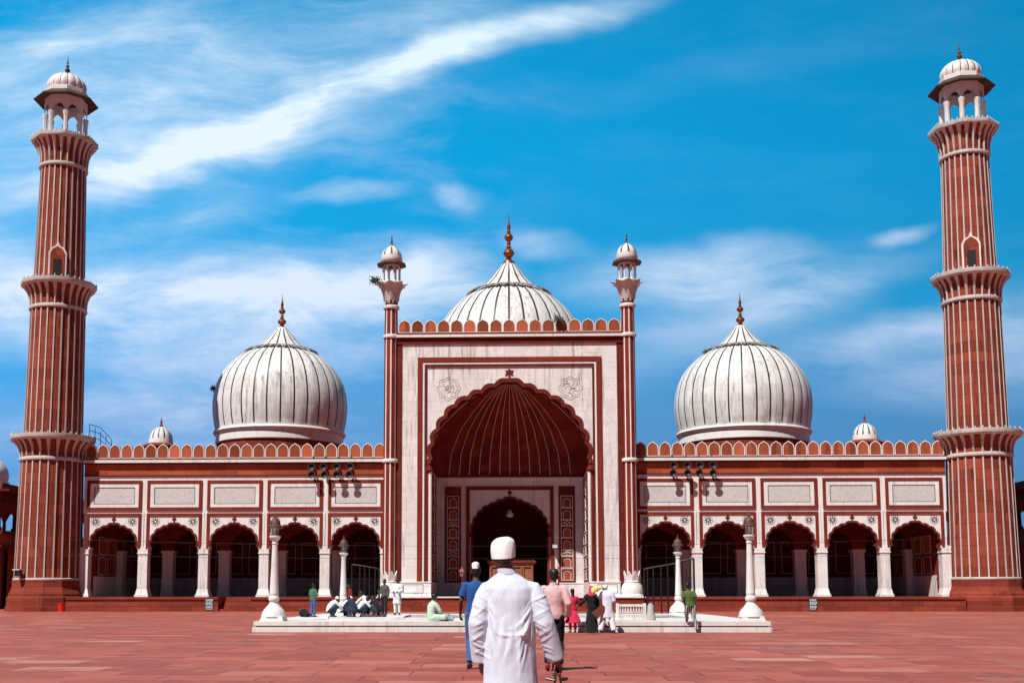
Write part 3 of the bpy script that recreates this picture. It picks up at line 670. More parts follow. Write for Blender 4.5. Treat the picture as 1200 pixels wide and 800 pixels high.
# engaged corner turrets of the portal
def make_turret(s):
    X, Y = s*8.46, Yp+.12
    def fl(a, z): return 1+.045*abs(math.cos(4*a+PI/4*0))
    b = MB(M['frame'], M['white'])
    n = 32
    b.lathe([(.45, 2.3), (.44, 10.5), (.44, 19.5), (.42, 21.55)], n, (X, Y), 0, smooth=False, mfun=lambda j, k: 1 if k % 4 == 0 else 0, rfun=lambda a, z: 1+.10*abs(math.cos(4*(a-PI/n))))
    for z in (10.54, 19.48, 21.62):
        b.lathe([(.50, z-.14), (.58, z-.09), (.60, z), (.58, z+.09), (.50, z+.14)], 24, (X, Y), 1)
    t = b.build('turret', hall)
    q = MB(M['white'])
    q.lathe([(.85, 1.0), (.85, 1.12), (.76, 1.18), (.80, 1.4), (.72, 1.75), (.56, 1.98), (.60, 2.05), (.50, 2.12)], 20, (X, Y), 0)
    for k in range(8):
        a = 2*PI*(k+.5)/8; ca, sa = math.cos(a), math.sin(a)
        pts = [(.50, -.24, 2.05), (.50, .24, 2.05), (.57, .23, 2.42), (.61, 0, 2.80), (.57, -.23, 2.42)]
        P = [(X+r*ca-w*sa, Y+r*sa+w*ca, z) for r, w, z in pts]; P2 = [(X+(r-.07)*ca-w*sa, Y+(r-.07)*sa+w*ca, z) for r, w, z in pts]
        q.add(P+P2, [(0, 1, 2, 3, 4), (9, 8, 7, 6, 5)]+[(i, i+5, (i+1) % 5+5, (i+1) % 5) for i in range(5)], 0)
    q.build('lotus_base', t)
    c = MB(M['dark'], M['stripe'])
    c.lathe([(.44, 21.7), (.47, 22.1), (.56, 22.7), (.72, 23.2), (.70, 23.3)], 16, (X, Y), 0)
    for row, (ph, z0, z1, r0, r1) in enumerate(((0, 22.1, 23.35, .55, 1.16), (.5, 21.9, 23.2, .50, 1.0))):
        for k in range(8):
            a = 2*PI*(k+ph)/8; ca, sa = math.cos(a), math.sin(a)
            prof = [(0, .10, 0), (.35, .24, .18), (.75, .36, .48), (.93, .30, .80), (1.0, .06, 1.12)]
            vs = []
            for tt, wd, rr in prof:
                r = r0+(r1-r0)*rr**1.3; z = z0+(z1-z0)*tt
                for e in (-1, 0, 1):
                    r_ = r+(0 if e == 0 else -.08)
                    vs.append((X+r_*ca-e*wd*sa, Y+r_*sa+e*wd*ca, z))
            m_ = len(prof); vs2 = [(X+(x-X)*.93, Y+(y-Y)*.93, z-.01) for x, y, z in vs]
            fs = []
            for j in range(m_-1):
                for e in (0, 1):
                    i0 = j*3+e; fs += [(i0, i0+1, i0+4, i0+3), (15+i0+3, 15+i0+4, 15+i0+1, 15+i0)]
            fs += [(0, 3, 18, 15), (3, 6, 21, 18), (6, 9, 24, 21), (9, 12, 27, 24), (2, 17, 20, 5), (5, 20, 23, 8), (8, 23, 26, 11), (11, 26, 29, 14), (12, 13, 28, 27), (13, 14, 29, 28)]
            c.add(vs+vs2, fs, 1)
    c.build('lotus_capital', t)
    k_ = MB(M['white'], M['rust'], M['inlay'])
    k_.lathe([(.80, 23.3), (.82, 23.42), (.74, 23.5)], 8, (X, Y), 0, smooth=False, ph=.5)
    for k in range(8):
        a = 2*PI*(k+.5)/8; k_.tube([(X+.62*math.cos(a), Y+.62*math.sin(a), z) for z in (23.5, 23.6, 24.35, 24.5)], [.10, .065, .06, .10], 6)
    for k in range(8):     # little arches between the columns
        a0, a1 = 2*PI*(k+.5)/8, 2*PI*(k+1.5)/8; A0 = Vector((X+.62*math.cos(a0), Y+.62*math.sin(a0), 0)); A1 = Vector((X+.62*math.cos(a1), Y+.62*math.sin(a1), 0))
        for i in range(8):
            t0, t1 = i/8, (i+1)/8; f = lambda t_: 24.38+.20*math.sin(PI*t_)
            p0, p1 = A0.lerp(A1, t0), A0.lerp(A1, t1)
            k_.add([(p0.x, p0.y, f(t0)), (p1.x, p1.y, f(t1)), (p1.x, p1.y, 24.72), (p0.x, p0.y, 24.72)], [(0, 1, 2, 3)])
    k_.lathe([(.64, 24.70), (1.10, 24.72), (1.10, 24.78), (.70, 25.05)], 8, (X, Y), 1, smooth=False, ph=.5)
    k_.lathe([(.74, 25.0), (.78, 25.10), (.78, 25.24), (.72, 25.26), (.74, 25.42), (.66, 25.70), (.45, 25.98), (.18, 26.16), (.08, 26.24)], 32, (X, Y), 0, mfun=lambda j, q_: 2 if (q_ % 4 == 0 and j > 3) else 0)
    k_.build('kiosk', t)
    f_ = MB(M['rust']); f_.lathe([(.06, 26.2), (.12, 26.3), (.05, 26.4), (.10, 26.52), (.04, 26.62), (.06, 26.7), (.012, 27.0)], 8, (X, Y)); f_.build('finial', t)
for s_ in (-1, 1): make_turret(s_)

# --- domes
DOMEP = [(5.42, 14.62), (5.50, 15.05), (5.62, 15.7), (5.70, 16.5), (5.70, 17.1), (5.60, 17.9), (5.38, 18.7), (5.02, 19.45), (4.50, 20.15), (3.80, 20.82), (3.02, 21.32), (2.62, 21.50), (2.25, 21.72), (1.84, 22.05), (1.42, 22.45), (1.04, 22.88), (.72, 23.25), (.50, 23.50), (.40, 23.62)]
def make_dome(cx, cy, sc, zb, nl=32, lbl=None, rs=None):
    rs = rs or sc
    T = lambda r, z: (r*rs, zb+(z-14.6)*sc)
    b = MB(M['dome'], M['inlay'])
    prof = [T(r, z) for r, z in DOMEP]
    fine = []
    for i in range(len(prof)-1):
        for q in (0, .5): fine.append((prof[i][0]*(1-q)+prof[i+1][0]*q, prof[i][1]*(1-q)+prof[i+1][1]*q))
    fine.append(prof[-1])
    n = nl*4
    def lob(a, z): return 1+.010*abs(math.sin(nl*a/2))*(1 if z < zb+9*sc else .4)
    b.lathe(fine, n, (cx, cy), 0, rfun=lob)
    for k in range(nl):
        a = 2*PI*k/nl; ca, sa = math.cos(a), math.sin(a); hw = .062*sc; lim = len(fine)-2 if k % 2 == 0 else 24
        vs = []
        for r, z in fine[1:lim]:
            r2 = r*1.001+.012; w_ = min(hw, r*.055)
            vs += [(cx+r2*ca-w_*sa, cy+r2*sa+w_*ca, z), (cx+r2*ca+w_*sa, cy+r2*sa-w_*ca, z)]
        b.add(vs, [(2*i, 2*i+1, 2*i+3, 2*i+2) for i in range(lim-2)], 1, True)
    d = b.build('dome', hall, lbl)
    c = MB(M['white'], M['red'], M['rust'])
    c.lathe([T(5.30, 12.0), T(5.30, 13.62)], 64, (cx, cy), 1)
    c.lathe([T(5.40, 13.55), T(5.46, 13.62), T(5.42, 14.25), T(5.56, 14.34), T(5.66, 14.48), T(5.62, 14.60), T(5.50, 14.66)], 64, (cx, cy), 0)
    c.build('drum', d)
    l = MB(M['collar'])
    for k in range(32):     # ring of drooping lotus leaves round the shoulder
        a = 2*PI*(k+.5)/32; ca, sa = math.cos(a), math.sin(a)
        P = []
        for r, w, z in ((2.46, .20, 21.72), (2.85, .26, 21.60), (3.20, .03, 21.42)):
            r, z = T(r, z)
            for e in (-1, 1): P.append((cx+r*ca-e*w*rs*sa, cy+r*sa+e*w*rs*ca, z+.05))
        P2 = [(x, y, z-.08*sc) for x, y, z in P]
        l.add(P+P2, [(0, 1, 3, 2), (2, 3, 5, 4), (8, 9, 7, 6), (10, 11, 9, 8), (0, 2, 8, 6), (2, 4, 10, 8), (1, 7, 9, 3), (3, 9, 11, 5), (4, 5, 11, 10)], 0)
    l.build('leaf_collar', d)
    f = MB(M['gold'])
    H0 = zb+(23.5-14.6)*sc
    prof = [(.50, 0), (.40, .18), (.16, .25), (.22, .34), (.14, .42), (.30, .52), (.42, .70), (.30, .90), (.13, 1.0), (.20, 1.08), (.11, 1.2), (.16, 1.32), (.10, 1.45), (.26, 1.56), (.33, 1.72), (.24, 1.88), (.10, 1.97), (.16, 2.06), (.09, 2.15), (.14, 2.3), (.12, 2.5), (.05, 2.75), (.015, 3.3)]
    k_ = (sc**1.7)*.86 if sc > 1.1 else .88
    f.lathe([(r*sc*.9, H0+h*k_*1.02) for r, h in prof], 14, (cx, cy))
    f.build('finial', d)
    return d
make_dome(-19.2, 95, 1.0, 14.5, 32, 'left dome with tufts of plants on its sides', .97)
make_dome(19.3, 95, 1.0, 14.35, 32, 'right dome with a few dark patches near its shoulder', .97)
make_dome(0, 95, 1.30, 17.25, 32, 'large central dome half hidden by the portal parapet', 1.13)
for s_ in (-1, 1):     # small roof kiosks behind the parapet
    X, Y = s_*29.25, 95; b = MB(M['white'], M['inlay'], M['red'])
    b.lathe([(1.2, 10.5), (1.2, 13.35), (1.55, 13.4), (1.55, 13.5), (1.1, 13.7)], 8, (X, Y), 2, smooth=False, ph=.5)
    b.lathe([(1.0, 13.7), (.98, 14.0), (.96, 14.1), (.92, 14.4), (.75, 14.75), (.45, 15.0), (.12, 15.15)], 48, (X, Y), 0, mfun=lambda j, q: 1 if (q % 4 == 0 and j > 1) else 0)
    b.lathe([(.10, 15.1), (.17, 15.25), (.06, 15.35), (.10, 15.5), (.01, 15.95)], 8, (X, Y), 2)
    b.build('roof_kiosk', hall)

# ---------------------------------------------------------------- minarets
def minaret(s):
    X, Y = s*33.15, Yw
    t = thing('minaret', ('left' if s < 0 else 'right')+' tall striped sandstone minaret, ' + ('with a roof railing beside it' if s < 0 else 'at the right end of the facade'), 'minaret', (X, Y, 0), 'minarets at the ends of the facade')
    b = MB(M['plinth'], M['dark']); 
    b.lathe([(2.84, 0), (2.84, .32), (2.76, .36), (2.76, .95), (2.64, 1.08), (2.64, 1.2), (2.50, 1.45), (2.42, 1.7), (2.42, 2.15)], 12, (X, Y), 0, smooth=False, ph=.5); b.build('pedestal', t)
    n = 24
    def stage(r0, z0, r1, z1):
        m = MB(M['tower'], M['stripe'])
        P = 10*n
        m.lathe([(r0+(r1-r0)*q/6, z0+(z1-z0)*q/6) for q in range(7)], n*2, (X, Y), 0, smooth=False, rfun=lambda a, z: 1-.028*(1 if int(round(a/(2*PI)*n*2)) % 2 else 0))
        for k in range(n):
            a = 2*PI*k/n; ca, sa = math.cos(a), math.sin(a); w = .045
            q = []
            for r, z in ((r0, z0), (r1, z1)):
                q += [(X+(r+.035)*ca-w*sa, Y+(r+.035)*sa+w*ca, z), (X+(r+.035)*ca+w*sa, Y+(r+.035)*sa-w*ca, z), (X+(r-.1)*ca+w*sa, Y+(r-.1)*sa-w*ca, z), (X+(r-.1)*ca-w*sa, Y+(r-.1)*sa+w*ca, z)]
            m.add(q, [(0, 4, 5, 1), (1, 5, 6, 2), (3, 7, 4, 0)], 1)
        m.lathe([(r0+.02, z0), (r0+.09, z0+.04), (r0+.09, z0+.14), (r0+.02, z0+.18)], n*2, (X, Y), 1)
        m.build('shaft', t)
    def balcony(rs, zn, rr, zr, ns, ph):
        m = MB(M['tower'], M['stripe'], M['dark'])
        m.lathe([(rs+.02, zn-.16), (rs+.13, zn-.1), (rs+.15, zn), (rs+.13, zn+.08), (rs+.03, zn+.14)], ns*4 if ns < 24 else 48, (X, Y), 1)
        H = zr-.35-zn
        prof = [(0, 0), (.03, .25), (.12, .5), (.36, .75), (.70, .92), (1, 1)]
        rb = rs+.02
        m.lathe([(rb+(rr-.22-rb)*a, zn+.1+(H-.1)*q) for a, q in prof], 48, (X, Y), 0)
        for k in range(24):      # white petals of the bracket course
            a = 2*PI*k/24; ca, sa = math.cos(a), math.sin(a); vs = []
            for aa, q in prof:
                r = rb+(rr-.20-rb)*aa+.05; w = .055+.095*q**1.5; z = zn+.1+(H-.1)*q
                vs += [(X+r*ca-w*sa, Y+r*sa+w*ca, z), (X+(r+.05)*ca, Y+(r+.05)*sa, z-.03), (X+r*ca+w*sa, Y+r*sa-w*ca, z)]
            vs2 = [(X+(x-X)*.94, Y+(y-Y)*.94, z+.03) for x, y, z in vs]
            k3 = len(prof); fs = []
            for j in range(k3-1):
                i0 = 3*j; fs += [(i0, i0+3, i0+4, i0+1), (i0+1, i0+4, i0+5, i0+2), (i0, 3*k3+i0, 3*k3+i0+3, i0+3), (i0+2, i0+5, 3*k3+i0+5, 3*k3+i0+2)]
            m.add(vs+vs2, fs, 1)
        c = math.cos(PI/ns)
        m.lathe([(rs-.2, zr-.42), (rr-.14, zr-.40), (rr-.02, zr-.30), (rr, zr-.26), (rr, zr+.0), (rr-.10, zr+.02), (rr-.10, zr-.26), (rs-.2, zr-.26)], ns, (X, Y), 1, smooth=False, ph=ph)
        # parapet: slabs between little posts
        for k in range(ns):
            a0, a1 = 2*PI*(k+ph)/ns, 2*PI*(k+1+ph)/ns
            p0, p1 = Vector((X+(rr-.06)*math.cos(a0), Y+(rr-.06)*math.sin(a0), 0)), Vector((X+(rr-.06)*math.cos(a1), Y+(rr-.06)*math.sin(a1), 0))
            nb_ = 3 if ns > 8 else 5
            for j in range(nb_):
                p = p0.lerp(p1, j/nb_); m.lathe([(.05, zr+.02), (.06, zr+.10), (.02, zr+.15)], 6, (p.x, p.y), 1)
        m.build('balcony', t)
    stage(2.28, 2.15, 2.15, 10.70); balcony(2.14, 10.80, 2.97, 12.50, 12, .5)
    stage(2.02, 12.4, 1.90, 21.8); balcony(1.90, 21.9, 2.68, 23.85, 12, .5)
    stage(1.78, 23.7, 1.60, 32.5); balcony(1.61, 32.6, 2.40, 34.80, 8, .5)
    # window over the middle gallery, turned towards the courtyard
    wa = math.atan2(-Y, -X)+(-.10 if s < 0 else .08); ca, sa = math.cos(wa), math.sin(wa)
    w = MB(M['white'], M['tower'], M['iron'])
    def W3(a, r, z): return (X+r*ca-a*sa, Y+r*sa+a*ca, z)
    def wprism(P, r0, r1, m):
        n_ = len(P); w.add([W3(a, r1, z) for a, z in P]+[W3(a, r0, z) for a, z in P], [tuple(range(n_))[::-1], tuple(range(n_, 2*n_))]+[(i, (i+1) % n_, (i+1) % n_+n_, i+n_) for i in range(n_)], m)
    wprism([(-.62, 24.0), (.62, 24.0), (.62, 25.75), (.45, 26.1), (.15, 26.25), (0, 26.6), (-.15, 26.25), (-.45, 26.1), (-.62, 25.75)], 1.5, 1.90, 0)
    wprism([(-.5, 24.0), (.5, 24.0), (.5, 25.7), (.35, 25.98), (0, 26.22), (-.35, 25.98), (-.5, 25.7)], 1.5, 1.94, 1)
    wprism([(-.28, 24.0), (.28, 24.0), (.28, 25.25), (-.28, 25.25)], 1.5, 1.97, 2)
    w.build('window', t)
    # crowning pavilion
    p = MB(M['white'], M['dark'], M['tower'])
    p.lathe([(1.7, 34.54), (1.7, 35.0), (1.6, 35.02)], 8, (X, Y), 0, smooth=False, ph=.5)
    for k in range(8):
        a = 2*PI*(k+.5)/8; cx_, cy_ = X+1.42*math.cos(a), Y+1.42*math.sin(a)
        p.lathe([(.17, 35.0), (.17, 35.15), (.18, 35.25), (.17, 36.2), (.20, 36.35), (.23, 36.5), (.24, 36.62), (.16, 36.68)], 8, (cx_, cy_), 0)
        a0, a1 = 2*PI*(k+.5)/8, 2*PI*(k+1.5)/8
        for (rr_, flip) in ((1.52, 0), (1.32, 1)):
            A0 = Vector((X+rr_*math.cos(a0), Y+rr_*math.sin(a0), 0)); A1 = Vector((X+rr_*math.cos(a1), Y+rr_*math.sin(a1), 0))
            for i in range(12):
                t0, t1 = i/12, (i+1)/12; f = lambda q: 36.50+.76*(math.sin(PI*q)**.75)+.03*abs(math.sin(5*PI*q))
                p0, p1 = A0.lerp(A1, t0), A0.lerp(A1, t1)
                p.add([(p0.x, p0.y, f(t0)), (p1.x, p1.y, f(t1)), (p1.x, p1.y, 37.95), (p0.x, p0.y, 37.95)], [(0, 1, 2, 3)])
    p.build('pavilion', t)
    e = MB(M['eave'], M['white']); e.lathe([(1.2, 37.95), (2.30, 37.72), (2.30, 37.79), (1.55, 38.30)], 8, (X, Y), 0, smooth=False, ph=.5)
    e.lathe([(1.50, 38.2), (1.53, 38.32), (1.53, 38.60), (1.45, 38.65)], 8, (X, Y), 1, smooth=False, ph=.5); e.build('eave', t)
    d = MB(M['white'], M['dark'])
    P = [(1.50, 38.75), (1.56, 38.95), (1.58, 39.2), (1.50, 39.55), (1.30, 39.9), (1.0, 40.17), (.62, 40.36), (.3, 40.46), (.12, 40.5)]
    P = [(r_*.87, 38.62+(z_-38.75)*.80) for r_, z_ in P]
    d.lathe(P, 128, (X, Y), 0, rfun=lambda a, z: 1+.05*abs(math.sin(8*a)), mfun=lambda j, k: 1 if k % 8 == 0 else 0)
    dm = d.build('dome', t)
    f = MB(M['rust']); f.lathe([(r_, 39.95+(z_-40.38)*.92) for r_, z_ in ((.34, 40.38), (.20, 40.52), (.10, 40.6), (.18, 40.74), (.20, 40.84), (.08, 40.98), (.13, 41.14), (.05, 41.3), (.08, 41.42), (.04, 41.6), (.012, 42.1))], 10, (X, Y)); f.build('finial', dm)
    return t
for s_ in (-1, 1): minaret(s_)

# ---------------------------------------------------------------- courtyard arcades glimpsed at either edge
def gallery(s):
    t = thing('courtyard_arcade', ('left' if s < 0 else 'right')+'-hand courtyard arcade with an open upper gallery behind the '+('left' if s < 0 else 'right')+' minaret', 'arcade', (s*42, 92, 0), 'arcades beside the courtyard')
    X = s*39.9; y0, y1 = 89.0, 113
    w = MB(M['red'], M['dark'], M['orange'])
    def bx(xa, xb, *r, m=0): w.box(*sorted((s*xa, s*xb)), *r, m=m)
    bx(44.6, 45.2, y0, y1, 0, 5.0); bx(39.9, 45.2, y0, y1, 5.0, 5.9, m=2); bx(39.6, 40.4, y0-.3, y1, 5.9, 6.15, m=1); bx(39.6, 40.4, y0-.3, y1, 4.85, 4.997, m=1)
    bx(39.9, 45.2, y0, y1, 8.35, 9.2, m=1)
    bx(38.9, 46, y0-.9, y1, 9.2, 9.35, m=1); bx(39.9, 45.2, y0, y1, 9.35, 9.9, m=0)
    w.build('wall', t)
    for i in range(9):
        yc = y0+.3+i*2.9
        for xc in (40.2, 44.9):
            c = MB(M['red']); c.box(*sorted((s*xc-.3, s*xc+.3)), yc-.3, yc+.3, 0, 4.847); c.build('pier', t)
            c = MB(M['dark']); c.lathe([(.30, 6.15), (.28, 6.4), (.17, 6.5), (.15, 7.5), (.22, 7.7), (.42, 8.1), (.6, 8.35)], 8, (s*xc, yc), 0); c.build('column', t)
    for i, yc in enumerate((91.5, 103)):
        d = MB(M['marble'], M['red']); d.lathe([(2.0, 9.9), (2.0, 10.2), (1.85, 10.3), (1.95, 10.6), (1.9, 11.1), (1.55, 11.75), (.9, 12.2), (.2, 12.4)], 32, (s*42.6, yc)); d.lathe([(.12, 12.3), (.2, 12.5), (.06, 12.7), (.01, 13.2)], 8, (s*42.6, yc), 1); d.build('dome', t)
gallery(-1); gallery(1)

# ---------------------------------------------------------------- ablution tank in the court
tank = thing('ablution_tank', 'low white marble ablution tank platform with stained two-step edge, in the middle of the court', 'tank', (0, 38.3, 0))
b = MB(M['post'], M['rust'])
X0, X1, Y0, Y1 = -8.55, 8.55, 38.25, 52.5
b.box(X0, X1, Y0, Y1, 0, .17); b.box(X0+.10, X1-.10, Y0+.12, Y1-.1, .17, .215, 1)
bx0, bx1, by0, by1 = -4.2, 6.6, 43.2, 49.0       # basin opening
for (a, c, d, e) in ((X0+.03, X1-.03, Y0+.04, by0), (X0+.03, X1-.03, by1, Y1-.03), (X0+.03, bx0, by0, by1), (bx1, X1-.03, by0, by1)): b.box(a, c, d, e, .215, .35)
b.build('platform', tank)
b = MB(M['post']); b.rectframe(bx0-.2, bx1+.2, 0, 1, .2, 0, .1) if False else None
for (a, c, d, e) in ((bx0-.25, bx1+.25, by0-.25, by0), (bx0-.25, bx1+.25, by1, by1+.25), (bx0-.25, bx0, by0, by1), (bx1, bx1+.25, by0, by1)): b.box(a, c, d, e, .352, .372)
b.build('basin_rim', tank)
wv_ = MB(mw); wv_.add([(bx0, by0, .325), (bx1, by0, .325), (bx1, by1, .325), (bx0, by1, .325)], [(0, 1, 2, 3)]); wo = wv_.build('water'); wo['kind'] = 'structure'

# marble lamp posts
def lamp_post(x, y, z, hs, label):
    t = thing('lamp_post', label, 'lamp post', (x, y, z), 'marble lamp posts at the corners of the tank')
    def L(prof): return [(r*.92, z+h*hs) for r, h in prof]
    b = MB(M['post'])
    b.lathe(L([(.60, 0), (.60, .07), (.55, .09), (.54, .17)]), 4, (x, y), 0, smooth=False, ph=.5)
    b.lathe(L([(.47, .16), (.45, .20), (.43, .30), (.36, .40), (.26, .50), (.19, .58), (.15, .66)]), 8, (x, y), 0, ph=.5); b.build('base', t)
    b = MB(M['post'])
    b.lathe(L([(.12, .64), (.19, .70), (.205, .77), (.18, .85), (.145, .88), (.17, .92), (.165, .97), (.15, 1.3), (.125, 1.9), (.105, 2.5), (.10, 2.66), (.13, 2.69), (.10, 2.73), (.12, 2.78), (.19, 2.88), (.21, 2.90), (.21, 2.95), (.12, 2.96)]), 16, (x, y), 0); b.build('shaft', t)
    l = MB(M['rust']); 
    for k in range(6):
        a = 2*PI*k/6; l.tube([(x+.12*math.cos(a), y+.12*math.sin(a), z+2.95*hs), (x+.17*math.cos(a), y+.17*math.sin(a), z+3.25*hs)], .014, 5)
    l.lathe(L([(.13, 2.95), (.13, 2.99)]), 6, (x, y)); l.lathe(L([(.17, 3.24), (.27, 3.25), (.26, 3.30), (.20, 3.34), (.19, 3.42), (.16, 3.50), (.09, 3.57), (.05, 3.60), (.035, 3.62), (.05, 3.65), (.02, 3.68), (.006, 3.80)]), 16, (x, y))
    lo = l.build('lantern', t)
    q = MB(mg); q.lathe(L([(.108, 2.992), (.155, 3.238)]), 6, (x, y), 0, smooth=False); q.build('glass', lo)
lamp_post(-7.98, 38.95, .35, .97, 'tall marble lamp post on the near left corner of the tank platform')
lamp_post(8.02, 38.95, .35, .97, 'tall marble lamp post on the near right corner of the tank platform')
lamp_post(-7.17, 49.6, .35, .90, 'marble lamp post on the far left corner of the tank platform, behind the crouching children')
lamp_post(7.17, 49.6, .35, .90, 'marble lamp post on the far right corner of the tank platform behind the boy')

# carved marble railing beside the right steps
t = thing('marble_railing', 'short pierced marble railing standing on the tank platform', 'railing', (4.1, 40, .35))
b = MB(M['post'])
ry = 39.9
b.bev(3.62, 3.72, ry-.05, ry+.05, .35, .93, 0, .01); b.bev(4.55, 4.65, ry-.05, ry+.05, .35, .93, 0, .01); b.box(3.722, 4.548, ry-.045, ry+.045, .82, .90); b.box(3.722, 4.548, ry-.045, ry+.045, .37, .44); b.box(3.722, 4.548, ry-.03, ry+.03, .62, .65)
for i in range(9):
    x = 3.76+i*.093
    b.tube([(x-.04, ry, .44), (x+.05, ry, .62)], .014, 5); b.tube([(x+.05, ry, .44), (x-.04, ry, .62)], .014, 5); b.lathe([(.02, .65), (.035, .70), (.018, .76), (.03, .82)], 6, (x, ry))
b.build('lattice', t)
t = tag(MB(M['post']).build('cloth_bundle') if False else (lambda q: (q.lathe([(.16, .35), (.17, .45), (.12, .7), (.10, .85), (.04, .93)], 12, (4.80, 39.95), rfun=lambda a, z: 1+.18*math.sin(3*a+z*9)), q.build('cloth_bundle'))[1])(MB(cloth('grey_cloth', (.42, .38, .37)))), 'grey cloth bundle draped at the right end of the marble railing', 'bundle')

# marble pebble blocks on the platform edge
for (x, y, lab) in ((-6.75, 41.9, 'small white marble block on the platform in front of the crouching children'), (-4.0, 41.9, 'small white marble block right of the children, near the platform edge'), (3.55, 38.9, 'small white marble block at the left foot of the pierced railing')):
    b = MB(M['post']); b.bev(x-.17, x+.17, y-.1, y+.1, .35, .45, 0, .015); tag(b.build('marble_block'), lab, 'block', 'marble blocks on the tank platform')

# barricades of black bars
def barricade(xs, y, tops, label):
    t = thing('iron_barricade', label, 'barricade', (xs[0], y, 0), 'black iron barricades before the wings')
    for x, h in zip(xs, tops):
        b = MB(M['iron']); b.tube([(x, y, 0), (x, y, h)], .045 if x not in (xs[-1],) else .06, 6); b.build('bar', t)
    b = MB(M['iron']); b.tube([(x, y, h) for x, h in zip(xs, tops)], .05, 6); b.tube([(x, y, .22) for x in xs], .035, 6); b.build('rail', t)
barricade([7.95, 8.15, 8.5, 8.95, 9.35, 9.8, 10.2, 10.9], 69, [2.65, 2.70, 2.78, 2.85, 2.92, 3.0, 3.15, 3.3], 'black barred iron barricade with rising top rail, right of the portal')
barricade([-9.75, -9.25, -8.95, -8.65, -8.3, -8.05], 71, [3.0, 2.95, 2.9, 2.85, 2.8, 2.7], 'black barred iron barricade in front of the left wing arch')

# little red lamp posts by the portal
for x, lab in ((-2.95, 'thin dull red lamp post left of the portal door'), (2.96, 'thin dull red lamp post right of the portal door')):
    t = thing('red_lamp_post', lab, 'lamp post', (x, 71, 0), 'red lamp posts before the portal')
    b = MB(M['redpaint']); b.lathe([(.16, 0), (.16, .1), (.08, .16), (.055, .3), (.05, 2.2), (.10, 2.28)], 8, (x, 71)); b.build('pole', t)
    b = MB(M['redpaint'], mg); b.lathe([(.12, 2.28), (.12, 2.32)], 6, (x, 71)); b.lathe([(.11, 2.322), (.16, 2.56)], 6, (x, 71), 1, smooth=False); b.lathe([(.24, 2.562), (.16, 2.68), (.05, 2.78), (.01, 2.95)], 6, (x, 71)); b.build('lantern', t)

# wooden pulpit screen in the doorway
t = thing('wooden_cabinet', 'brown wooden panelled cabinet with moulded top in the portal doorway', 'cabinet', (.1, 86, 1))
b = MB(M['wood']); b.box(-1.55, 1.75, 86.1, 86.9, 1.0, 3.40)
for i in range(4): b.rectframe(-1.5+i*.81, -1.5+i*.81+.77, 1.1, 3.3, .12, 86.02, 86.098)
b.build('body', t); b = MB(M['redpaint'])
b.box(-1.68, 1.88, 85.95, 87.0, 3.402, 3.52); b.box(-1.74, 1.94, 85.9, 87.05, 3.52, 3.6)
for i in range(18): b.box(-1.7+i*.2, -1.58+i*.2, 85.92, 86.0, 3.602, 3.70)
b.build('cornice', t)
# hanging lamp
t = thing('hanging_lamp', 'small glass lamp hanging in the dark portal arch', 'lamp', (0, 86.6, 7.2))
b = MB(M['iron']); b.tube([(0, 87.85, 8.3), (0, 87.85, 7.55)], .025, 5); b.build('chain', t)
b = MB(plain('lamp_glass_white', (.6, .6, .58), .2)); b.lathe([(.06, 7.58), (.14, 7.45), (.30, 7.22), (.24, 7.02), (.06, 6.95)], 12, (0, 87.85)); b.build('globe', t)
# CCTV camera
t = thing('security_camera', 'small white security camera on a bracket beside the portal door', 'camera', (3.5, 87.2, 4.7))
b = MB(M['sign_white']); b.box(3.2, 3.55, 86.6, 87.1, 4.62, 4.86); b.build('housing', t); b = MB(M['iron']); b.tube([(3.4, 87.1, 4.7), (3.6, 87.38, 4.55)], .03, 6); b.build('bracket', t)

# horn loudspeakers on the parapet
for s_, xs in ((-1, [-14.15, -13.25, -12.33, -11.42]), (1, [11.52, 12.5, 13.4, 14.3])):
    for i, x in enumerate(xs):
        for j, z in enumerate((10.30, 9.72)):
            lab = '%s horn of the %s pair of loudspeakers over the %s wing' % (('upper', 'lower')[j], ('leftmost', 'second', 'third', 'rightmost')[i], ('left', 'right')[s_ > 0])
            t = thing('horn_loudspeaker', lab, 'loudspeaker', (x, 81.2, z), 'horn loudspeakers over the wings')
            b = MB(M['hornred'], M['iron']); o = len(b.v)
            b.lathe([(.05, 0), (.06, .2), (.10, .34), (.17, .44), (.26, .50), (.275, .50), (.275, .515), (.25, .515), (.16, .47), (.05, .30)], 16, (0, 0), 0, mfun=lambda q, k: 1 if q > 6 else 0)
            ang = rnd.uniform(-.12, .12)
            for k in range(o, len(b.v)):
                X_, Y_, Z_ = b.v[k]; d = -Z_; yy_ = d
                b.v[k] = (x+X_*math.cos(ang)+d*math.sin(ang), 81.66+yy_*.85, z+Y_-(-d)*.18)
            b.build('horn', t)
            b = MB(M['iron']); b.lathe([(.10, z-.08), (.12, z), (.10, z+.10)], 8, (x, 81.70)); b.tube([(x, 81.70, z), (x+.06, 81.80, z+.03)], .03, 5); 
            if j == 0: b.tube([(x+.06, 81.80, z-.8), (x+.06, 81.80, z+.75)], .03, 5); b.tube([(x+.06, 81.80, z+.72), (x+.06, 82.0, z+.72)], .03, 5)
            b.build('bracket', t)

